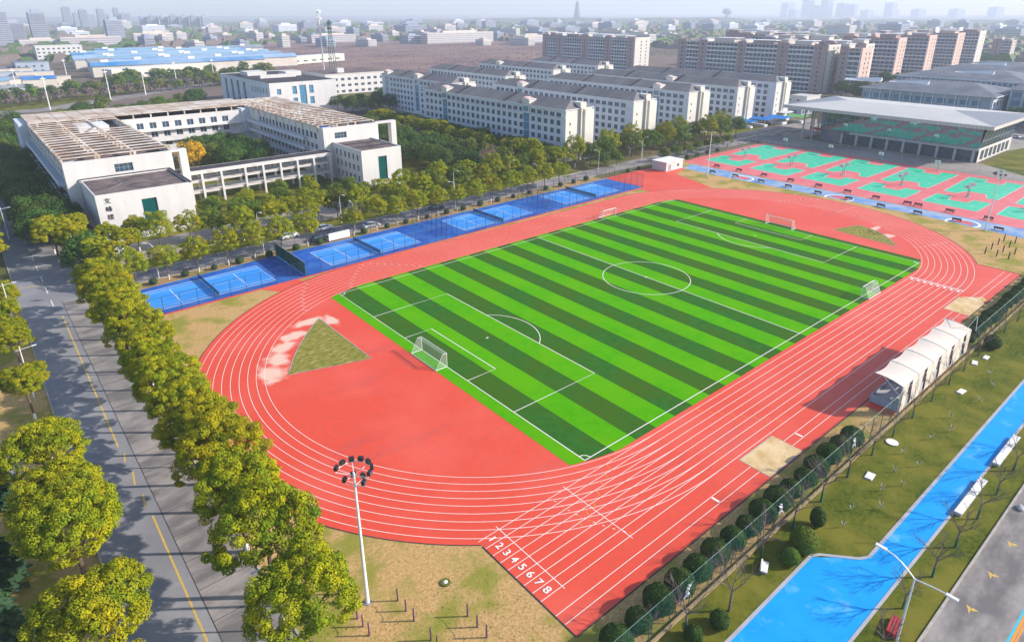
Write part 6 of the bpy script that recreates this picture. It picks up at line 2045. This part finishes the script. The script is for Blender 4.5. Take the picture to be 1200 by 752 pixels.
# ================================================================ brick apartments
def apartments(x0, y0, w, d, H, label, bays, gm='gable', bm='brick', seed=0, top=True, group='brick apartment slabs'):
    """long side faces -X with bays [(width, kind)], near gable faces -Y"""
    rg = random.Random(seed)
    root = empty('apartment_block', (x0, y0, 0), 0, label, 'building', group)
    fl = 3.05; nf = int(H // fl)
    mb = MB(); mb.box(0.9, w, 0.01, d, 0, H, bm); 
    mb.build('wall', root)
    # gable with windows
    mb = MB(); ops = [(w * .38, w * .38 + 1.4, .9 + fl * k, 2.4 + fl * k) for k in range(nf)] + [(w * .72, w * .72 + 1.4, .9 + fl * k, 2.4 + fl * k) for k in range(nf)]
    facade(mb, (0.3, -.35, 0), (1, 0, 0), (0, -1, 0), w - .3, H + .6, ops, gm, .3); mb.build('gable_wall', root)
    q = MB()
    for a0_, a1_, z0, z1 in ops:
        q.face([(.3 + a0_, -.1, z0), (.3 + a1_, -.1, z0), (.3 + a1_, -.1, z1), (.3 + a0_, -.1, z1)], 'glass')
    q.build('gable_glazing', root)
    y_ = d
    tot = sum(b_[0] for b_ in bays); sc = d / tot
    for bw, kind in bays:
        bw *= sc; ya = y_ - bw
        mb = MB()
        if kind == 'b':      # brick stair bay with small windows
            ops = [(bw / 2 - .7, bw / 2 + .7, .9 + fl * k, 2.3 + fl * k) for k in range(nf)]
            facade(mb, (-.6, y_, 0), (0, -1, 0), (-1, 0, 0), bw, H + 1.2, ops, bm, .2)
            mb.box(-.6 + .003, .9, y_ - .2, y_ - .003, 0, H + 1.2, bm); mb.box(-.597, .9, ya + .003, ya + .2, 0, H + 1.2, bm)
            for a0_, a1_, z0, z1 in ops:
                mb.face([(-.42, y_ - a0_, z0), (-.42, y_ - a1_, z0), (-.42, y_ - a1_, z1), (-.42, y_ - a0_, z1)], 'glass')
            mb.build('stair_bay', root)
        else:
            nfin = max(2, round(bw / 3.3))
            for k in range(nf + 1):
                mb.box(-.5, .895, ya + .05, y_ - .05, fl * k - .2, fl * k + .2, 'slab')
                if k < nf:
                    mb.box(-.5, -.4, ya + .05, y_ - .05, fl * k + .202, fl * k + .85, 'slab' if (k + seed) % 3 else 'greybuilding')
            for i in range(nfin + 1):
                yy = ya + .1 + (bw - .3) * i / nfin
                mb.box(-.45, .89, yy, yy + .16, 0, H, 'slab')
            for k in range(nf):
                for i in range(nfin):
                    yy = ya + .1 + (bw - .3) * i / nfin
                    mb.face([(.86, yy + .5, fl * k + .4), (.86, yy + (bw - .3) / nfin - .3, fl * k + .4), (.86, yy + (bw - .3) / nfin - .3, fl * k + 2.5), (.86, yy + .5, fl * k + 2.5)], 'glass')
            mb.build('balconies', root)
        if top and rg.random() < .85:
            mb = MB(); hh = rg.uniform(1.8, 3.4)
            mb.box(.5, w * .6, ya + bw * .15, y_ - bw * .2, H + .01, H + hh, rg.choice([gm, 'slab', 'pinkbuilding', bm])); mb.box(.2, w * .7, ya + bw * .1, y_ - bw * .15, H + hh + .003, H + hh + .3, 'slab')
            mb.build('roof_hut', root)
        y_ = ya
    mb = MB(); mb.box(-.7, w + .2, -.4, d + .3, H + .0, H + .25, 'slab') if not top else mb.face([(0, 0, H + .02), (w, 0, H + .02), (w, d, H + .02), (0, d, H + .02)], 'roofgrey'); mb.build('roof', root)
    return root


B1 = [(9, 'b'), (13, 'o'), (9, 'b'), (27, 'o'), (11, 'b'), (22, 'o'), (9, 'b'), (20, 'o'), (9, 'b')]
apartments(402, 343, 22, 128, 29.5, 'brick apartment slab standing alone, left of the other apartments', B1, seed=1)
apartments(358, 138, 18, 122, 31, 'long brick apartment slab with white balconies behind the dormitories', [(9, 'b'), (14, 'o'), (9, 'b'), (32, 'o'), (8, 'b'), (30, 'o'), (10, 'b'), (22, 'o'), (11, 'b')], seed=2)
apartments(366, 119, 16, 14, 29.5, 'brick apartment block with pinkish gable left of the gym roof', [(6, 'b'), (8, 'o')], 'brick2', seed=3)
apartments(392, 128, 14, 30, 31, 'brick block rising behind the pinkish gabled block', [(8, 'b'), (10, 'o'), (12, 'b')], 'gable', seed=4)
apartments(484, 142, 16, 44, 32.5, 'apartment tower with glazed front and pink gable, first of the row', [(10, 'b'), (11, 'o'), (5, 'b'), (18, 'o')], 'brick2', seed=5, group='glazed apartment towers in a row')
apartments(571, 150, 18, 46, 32.5, 'apartment tower with glazed front, second of the row', [(10, 'b'), (14, 'o'), (4, 'b'), (18, 'o')], 'brick2', seed=6, group='glazed apartment towers in a row')
apartments(664, 157, 20, 50, 32.5, 'apartment tower with glazed front, third of the row', [(10, 'b'), (16, 'o'), (4, 'b'), (20, 'o')], 'brick2', seed=7, group='glazed apartment towers in a row')
apartments(738, 160, 20, 46, 33, 'apartment tower with glazed front, last and farthest of the row', [(4, 'b'), (20, 'o'), (4, 'b'), (20, 'o')], 'gable', seed=8, group='glazed apartment towers in a row')
apartments(436, 172, 14, 60, 31.5, 'brick apartment slab behind the long one, showing roof huts', [(10, 'b'), (14, 'o'), (10, 'b'), (20, 'o')], 'gable', seed=9)
apartments(500, 215, 14, 80, 32, 'brick apartment slab deep behind, showing only its roof huts', [(10, 'b'), (14, 'o'), (10, 'b'), (20, 'o')], 'gable', seed=10)
apartments(540, 245, 14, 90, 32, 'apartment slab far behind the long brick one', [(10, 'b'), (14, 'o'), (10, 'b'), (20, 'o')], 'gable', seed=11)
apartments(820, 150, 16, 18, 22, 'small pink white block right of the glazed towers', [(8, 'b'), (8, 'o')], 'pinkbuilding', seed=12)

# ================================================================ blue roofed factories
fl_ = [(-5 + (13 * j) % 31, 604 + 23 * j, 150 + (29 * j) % 50, 13) for j in range(10)] + [(60, 838, 60, 12), (140, 838, 90, 12), (40, 862, 70, 12)]
for k, (x_, y_, w, d) in enumerate(fl_):
    root = empty('factory_hall', (x_, y_, 0), -.02 * (k % 2), f'long factory hall with blue sheet roof, {ORD[k]} row from the front', 'factory', 'blue roofed factory halls')
    H = 9
    mb = MB(); mb.box(0, w, 0, d, 0, H, 'creambuilding'); mb.build('wall', root)
    rm_ = ('blueroof', 'paleroof', 'blueroof', 'gymroof2')[k % 4]
    mb = MB(); mb.face([(-1, -1, H + .05), (w + 1, -1, H + .05), (w + 1, d / 2, H + 3.2), (-1, d / 2, H + 3.2)], rm_); mb.face([(-1, d / 2, H + 3.2), (w + 1, d / 2, H + 3.2), (w + 1, d + 1, H + .05), (-1, d + 1, H + .05)], 'blueroof')
    mb.face([(-1, -1, H + .04), (-1, d / 2, H + 3.2), (-1, d + 1, H + .04)], 'blueroof')
    mb.build('roof', root)
    mb = MB(); mb.box(0, w, d / 2 - .5, d / 2 + .5, H + 3.0, H + 3.7, 'paleroof'); mb.build('clerestory', root)
    mb = MB()
    for i in range(int(w / 18)):
        if i % 4 == k % 4: mb.box(8 + 18 * i, 14 + 18 * i, d / 2 - 1, d / 2 + 1, H + 3.0, H + 5.2, 'slab')
    mb.build('roof_vent', root)
root = empty('factory_hall', (4, 575, 0), math.atan2(90, 270), 'long cream factory front wall behind the tree belt', 'factory')
mb = MB(); ops = grid_ops(270, 4, 12, 6, [2.2], 1.6); facade(mb, (0, 0, 0), (1, 0, 0), (0, -1, 0), 270, 7.5, ops, 'creambuilding', .3); mb.box(0, 270, .31, 14, 0, 7.48, 'creambuilding', top='blueroof'); mb.build('wall', root)
mb = MB(); mb.box(0, 270, -.3, 15, 7.51, 7.9, 'slab'); mb.build('cornice', root)
put_windows(root, (0, 0, 0), (1, 0, 0), (0, -1, 0), ops, .29, nx=3, nz=1, limit=100)
simple_block('office_block', -18, 872, 46, 26, 17, 'plaster', 'slab', 'white office block left behind the blue roofs', fl=4, wp=5, ww=2.5, lim=40)
simple_block('gate_house', -52, 700, 26, 40, 9, 'greybuilding', 'roofslate', 'grey block left of the blue roofs', fl=4, wp=6, lim=20)
for k, (x_, y_, w, d, m_) in enumerate(((-110, 560, 30, 24, 'blueroof'), (-95, 610, 40, 16, 'roofslate'), (-80, 650, 36, 20, 'roofbrown'), (-120, 690, 40, 22, 'blueroof'), (-60, 600, 26, 16, 'blueroof'), (-140, 620, 26, 26, 'roofslate'), (-60, 540, 30, 14, 'roofslate'), (-105, 500, 26, 14, 'roofbrown'))):
    simple_block('workshop', x_, y_, w, d, 7, ('creambuilding', 'greybuilding')[k % 2], m_, f'low workshop at the left edge before the factories, {ORD[k]} in the cluster', fl=4, wp=6, lim=12, group='workshops at the left edge')

rg = random.Random(31)
for k in range(26):
    x_ = rg.uniform(-210, -55); y_ = 470 + 13 * k + rg.uniform(-5, 5); w = rg.uniform(14, 34)
    root = empty('shed', (x_, y_, 0), rg.uniform(-.1, .3), f'small roof among the workshops at the left edge, {ORD[k]} counted into the distance', 'shed', 'small sheds at the left edge')
    d = rg.uniform(8, 14); H = rg.uniform(3.5, 7)
    mb = MB(); mb.box(0, w, 0, d, 0, H, rg.choice(['creambuilding', 'greybuilding', 'pinkbuilding'])); mb.build('wall', root)
    rm_ = rg.choice(['blueroof', 'roofslate', 'paleroof', 'roofbrown', 'gymroof2', 'blueroof'])
    mb = MB(); mb.face([(-.5, -.5, H + .02), (w + .5, -.5, H + .02), (w + .5, d / 2, H + 2), (-.5, d / 2, H + 2)], rm_); mb.face([(-.5, d / 2, H + 2), (w + .5, d / 2, H + 2), (w + .5, d + .5, H), (-.5, d + .5, H)], rm_); mb.build('roof', root)

# ================================================================ far city
def farblock(x_, y_, w, d, H, m_, label, group, name='distant_building', fin=True):
    root = empty(name, (x_, y_, 0), 0, label, 'building', group)
    mb = MB(); mb.box(-w / 2, w / 2, -d / 2, d / 2, 0, H, m_); mb.build('wall', root)
    q = MB(); nf = int(H // 3.4); bm_ = 'greybuilding' if m_ != 'greybuilding' else 'roofslate'
    for k in range(nf):
        z = 1.0 + 3.4 * k
        q.box(-w / 2 + .8, w / 2 - .8, -d / 2 - .25, -d / 2 - .02, z, z + 1.5, bm_); q.box(-w / 2 - .25, -w / 2 - .02, -d / 2 + .8, d / 2 - .8, z, z + 1.5, bm_)
    q.build('window_bands', root)
    q = MB(); q.box(-w * .25, w * .25, -d * .25, d * .25, H + .01, H + min(4, H * .12) + 1, m_); q.build('roof_hut', root)
    return root


named = [(40, 1375, 24, 22, 54, 'greybuilding', 'dark slim tower standing alone on the left skyline'), (-14, 1381, 26, 24, 56, 'greybuilding', 'pale tower cut by the left picture edge'),
         (10, 1450, 30, 20, 36, 'greybuilding', 'blue grey block left of the dark slim tower'), (178, 1500, 30, 22, 40, 'greybuilding', 'blue grey twin block in front of the needle towers'),
         (100, 1278, 90, 16, 15, 'pinkbuilding', 'long low cream block below the needle towers'), (197, 1282, 64, 20, 19, 'creambuilding', 'cream block below the slab cluster'),
         (30, 1290, 60, 16, 12, 'pinkbuilding', 'low pink block behind the white office'), (470, 1130, 90, 18, 14, 'pinkbuilding', 'long pink block left of the brown field'),
         (645, 968, 150, 20, 18, 'creambuilding', 'long cream building behind the brown field'), (560, 1000, 26, 30, 14, 'greybuilding', 'blue roofed hall left of the long cream building'),
         (745, 880, 60, 18, 13, 'pinkbuilding', 'low pink building right of the long cream one')]
for a in named:
    farblock(*a, None)
nt_ = [(295, 2976, 26, 72), (330, 2990, 26, 52), (295, 2623, 22, 62), (318, 2650, 26, 48), (390, 2884, 22, 66), (410, 2910, 24, 50), (466, 3018, 18, 68), (490, 3000, 26, 48), (505, 3040, 26, 52)]
for k, (x_, y_, w, h) in enumerate(nt_):
    farblock(x_, y_, w, w, h, 'greybuilding', f'slender hazy tower on the left skyline, {ORD[k]} from the left', 'slender towers on the left skyline')
for k in range(7):
    farblock(505 + 29 * k, 2766 - 25 * k, 24 + 6 * (k % 2), 18, 40 + 3 * (k % 2), 'greybuilding', f'hazy apartment slab right of the slender towers, {ORD[k]} from the left', 'slab cluster on the left skyline')
rg = random.Random(11)
k2 = 0
for j in range(3):
    for i in range(13):
        d0 = 1180 + 190 * j
        ang = math.radians(78 - 3.2 * i - 1.1 * j)
        x_ = -104 + d0 * math.cos(ang); y_ = -80 + d0 * math.sin(ang)
        if d0 < 1300 and 55 < math.degrees(ang) < 60: continue
        farblock(x_, y_, rg.uniform(10, 18), rg.uniform(20, 60), rg.uniform(9, 20), rg.choice(['pinkbuilding', 'greybuilding', 'creambuilding']), f'walk-up block beyond the waste ground, {ORD[i]} from left, {("front", "middle", "back")[j]} rank', 'walk-up blocks beyond the waste ground')
k2 = 0
for j in range(4):
    for i in range(24):
        d0 = 1900 + 420 * j + rg.uniform(-120, 120)
        ang = math.radians(86 - 3.1 * i + rg.uniform(-1, 1))
        x_ = -104 + d0 * math.cos(ang); y_ = -80 + d0 * math.sin(ang)
        farblock(x_, y_, rg.uniform(20, 60), rg.uniform(20, 60), rg.uniform(10, 26), rg.choice(['pinkbuilding', 'greybuilding', 'slab', 'greybuilding']), f'small hazy city building, {ORD[i]} from the left in the {ORD[j]} band', 'low buildings of the distant city')
for k, (x_, y_, w, h) in enumerate(((3508, 1880, 80, 96), (3420, 1790, 60, 60), (3296, 1659, 50, 118), (3330, 1640, 44, 80), (3359, 1593, 52, 124), (3411, 1540, 46, 90), (3440, 1500, 40, 84), (3560, 1480, 70, 58), (3640, 1390, 90, 60), (3700, 1290, 90, 62), (3690, 1420, 60, 92), (3800, 1150, 120, 62), (3850, 1000, 120, 70), (3900, 860, 120, 66), (3950, 740, 110, 72), (3700, 2350, 60, 40))):
    farblock(-104 + 1.9 * (x_ + 104), -80 + 1.9 * (y_ + 80), w * 1.9, 70, h * 1.9 - 45, 'greybuilding', f'very hazy tower on the right skyline, {ORD[k]} one', 'hazy towers on the right skyline')
# pagoda
root = empty('pagoda', (2722, 2714, 8), 0, 'many-storeyed pagoda on the hazy horizon', 'pagoda')
z = 0
for k in range(9):
    r = 20 - 1.4 * k
    poly = [(r * math.cos(2 * PI * i / 8), r * math.sin(2 * PI * i / 8)) for i in range(8)]
    mb = MB(); mb.prism(poly, z, z + 9, 'greybuilding'); mb.build('storey', root)
    mb = MB(); n_ = 8
    for i in range(8):
        a, b_ = poly[i], poly[(i + 1) % 8]
        mb.face([(a[0] * 1.35, a[1] * 1.35, z + 7.6), (b_[0] * 1.35, b_[1] * 1.35, z + 7.6), (b_[0] * .9, b_[1] * .9, z + 10), (a[0] * .9, a[1] * .9, z + 10)], 'roofslate')
    mb.build('eaves', root)
    z += 11
mb = MB(); mb.tube((0, 0, z), (0, 0, z + 16), 2.5, 'roofslate', .3, n=8); mb.build('spire', root)
# mushroom water tower
root = empty('water_tower', (3602, 2315, 0), 0, 'mushroom shaped water tower on the right horizon', 'water tower')
mb = MB(); mb.tube((0, 0, 0), (0, 0, 46), 9, 'greybuilding', 7, n=12); mb.build('shaft', root)
mb = MB(); mb.blob((0, 0, 54), 29, 'greybuilding', 1, (1, 1, .62)); mb.build('tank', root)
# distant hills and woods
for nm, pts, h in (('hill', [(2300, 2900), (2900, 2500), (3300, 2100)], 26), ('hill', [(2000, 3300), (2500, 3000)], 18), ('hill', [(3900, 500), (3500, 1500), (3300, 1900)], 16)):
    mb = MB()
    for a, b_ in zip(pts[:-1], pts[1:]):
        for t in range(6):
            c = (a[0] + (b_[0] - a[0]) * t / 6, a[1] + (b_[1] - a[1]) * t / 6, -2)
            mb.blob(c, 240, 'hill', 1, (1, 1, h / 240 * rnd.uniform(.7, 1.1)))
    struct(nm, mb)
wm = leaf_mesh('far_wood', 1, 1, 0, 4, 10, .5, 5, 'darkleaf')
mb = MB(); rg = random.Random(21); ii = mb.mi('darkleaf'); jj = mb.mi('twig')
for k in range(4200):
    d0 = 950 + 2900 * rg.random() ** 1.6; ang = math.radians(rg.uniform(8, 90))
    x_ = -104 + d0 * math.cos(ang); y_ = -80 + d0 * math.sin(ang)
    if 150 < x_ < 760 and 350 < y_ < 1120: continue
    w = rg.uniform(6, 16); h = rg.uniform(5, 10)
    base = len(mb.v)
    mb.v += [(x_ - w, y_ - w, 0), (x_ + w, y_ - w, 0), (x_ + w, y_ + w, 0), (x_ - w, y_ + w, 0), (x_ - w * .6, y_ - w * .5, h), (x_ + w * .5, y_ - w * .6, h * .9), (x_ + w * .6, y_ + w * .5, h), (x_ - w * .5, y_ + w * .6, h * .85)]
    m_ = ii if rg.random() < .6 else jj
    for fc in ((0, 1, 5, 4), (1, 2, 6, 5), (2, 3, 7, 6), (3, 0, 4, 7), (4, 5, 6, 7)):
        mb.f.append(tuple(base + q for q in fc)); mb.m.append(m_)
tag(mb.build('far_woods'), kind='stuff')
# trees between apartments and around the right complex
for i, (x_, y_) in enumerate(((352, 108), (345, 118), (358, 112), (440, 118), (448, 124), (456, 120), (430, 126), (330, 100), (262, 76), (268, -14), (276, -18), (284, -12), (292, -20), (270, -24), (282, 6))):
    plant('evergreen_tree', (DARK + MID)[i % 6], x_, y_, f'dark tree near the gym and teaching blocks, {ORD[i]} of them', group='trees around the teaching blocks', s=1.15)
# bicycles parked on the plaza
def bike_mesh():
    mb = MB()
    for x_ in (-.55, .55):
        n = 10
        for i in range(n):
            a, b_ = 2 * PI * i / n, 2 * PI * (i + 1) / n
            mb.tube((x_ + .33 * math.cos(a), 0, .33 + .33 * math.sin(a)), (x_ + .33 * math.cos(b_), 0, .33 + .33 * math.sin(b_)), .03, 'rubber', n=3, cap=False)
    for a, b_ in (((-.55, 0, .33), (-.15, 0, .8)), ((-.15, 0, .8), (.4, 0, .85)), ((.55, 0, .33), (.4, 0, 1.05)), ((-.15, 0, .35), (.4, 0, .85)), ((-.15, 0, .35), (-.15, 0, .95)), ((.4, -.25, 1.05), (.4, .25, 1.05))):
        mb.tube(a, b_, .03, 'purple', n=4)
    mb.box(-.3, 0, -.09, .09, .93, 1.0, 'dark')
    return mb.mesh('bicycle')


bk = bike_mesh()
k = 0
for j in range(8):
    for i in range(22):
        x_ = 62 + 2.6 * j + (0 if j < 4 else 2); y_ = 226 + 1.6 * i
        o = link('bicycle', bk, None, (x_, y_, 0), .1 * ((i * 7) % 3)); 
        tag(o, f'dark bicycle parked on the plaza, {ORD[i]} in the {ORD[j]} row from the left', 'bicycle', 'bicycles parked on the plaza')

# ================================================================ haze
if HAZE:
    mb = MB(); mb.box(-400, 8600, -420, 6500, -3, 215, 'slab')
    hz = mb.mesh('haze'); hz.materials.clear()
    hm = bpy.data.materials.new('haze'); hm.use_nodes = True
    nt = hm.node_tree
    for n_ in list(nt.nodes):
        if n_.type != 'OUTPUT_MATERIAL':
            nt.nodes.remove(n_)
    pv = nt.nodes.new('ShaderNodeVolumePrincipled')
    pv.inputs['Color'].default_value = (0.76, 0.84, 0.99, 1)
    pv.inputs['Density'].default_value = 0.00021
    pv.inputs['Anisotropy'].default_value = 0.12
    nt.links.new(pv.outputs[0], nt.nodes['Material Output'].inputs['Volume'])
    hz.materials.append(hm)
    o = link('haze', hz); tag(o, kind='stuff')
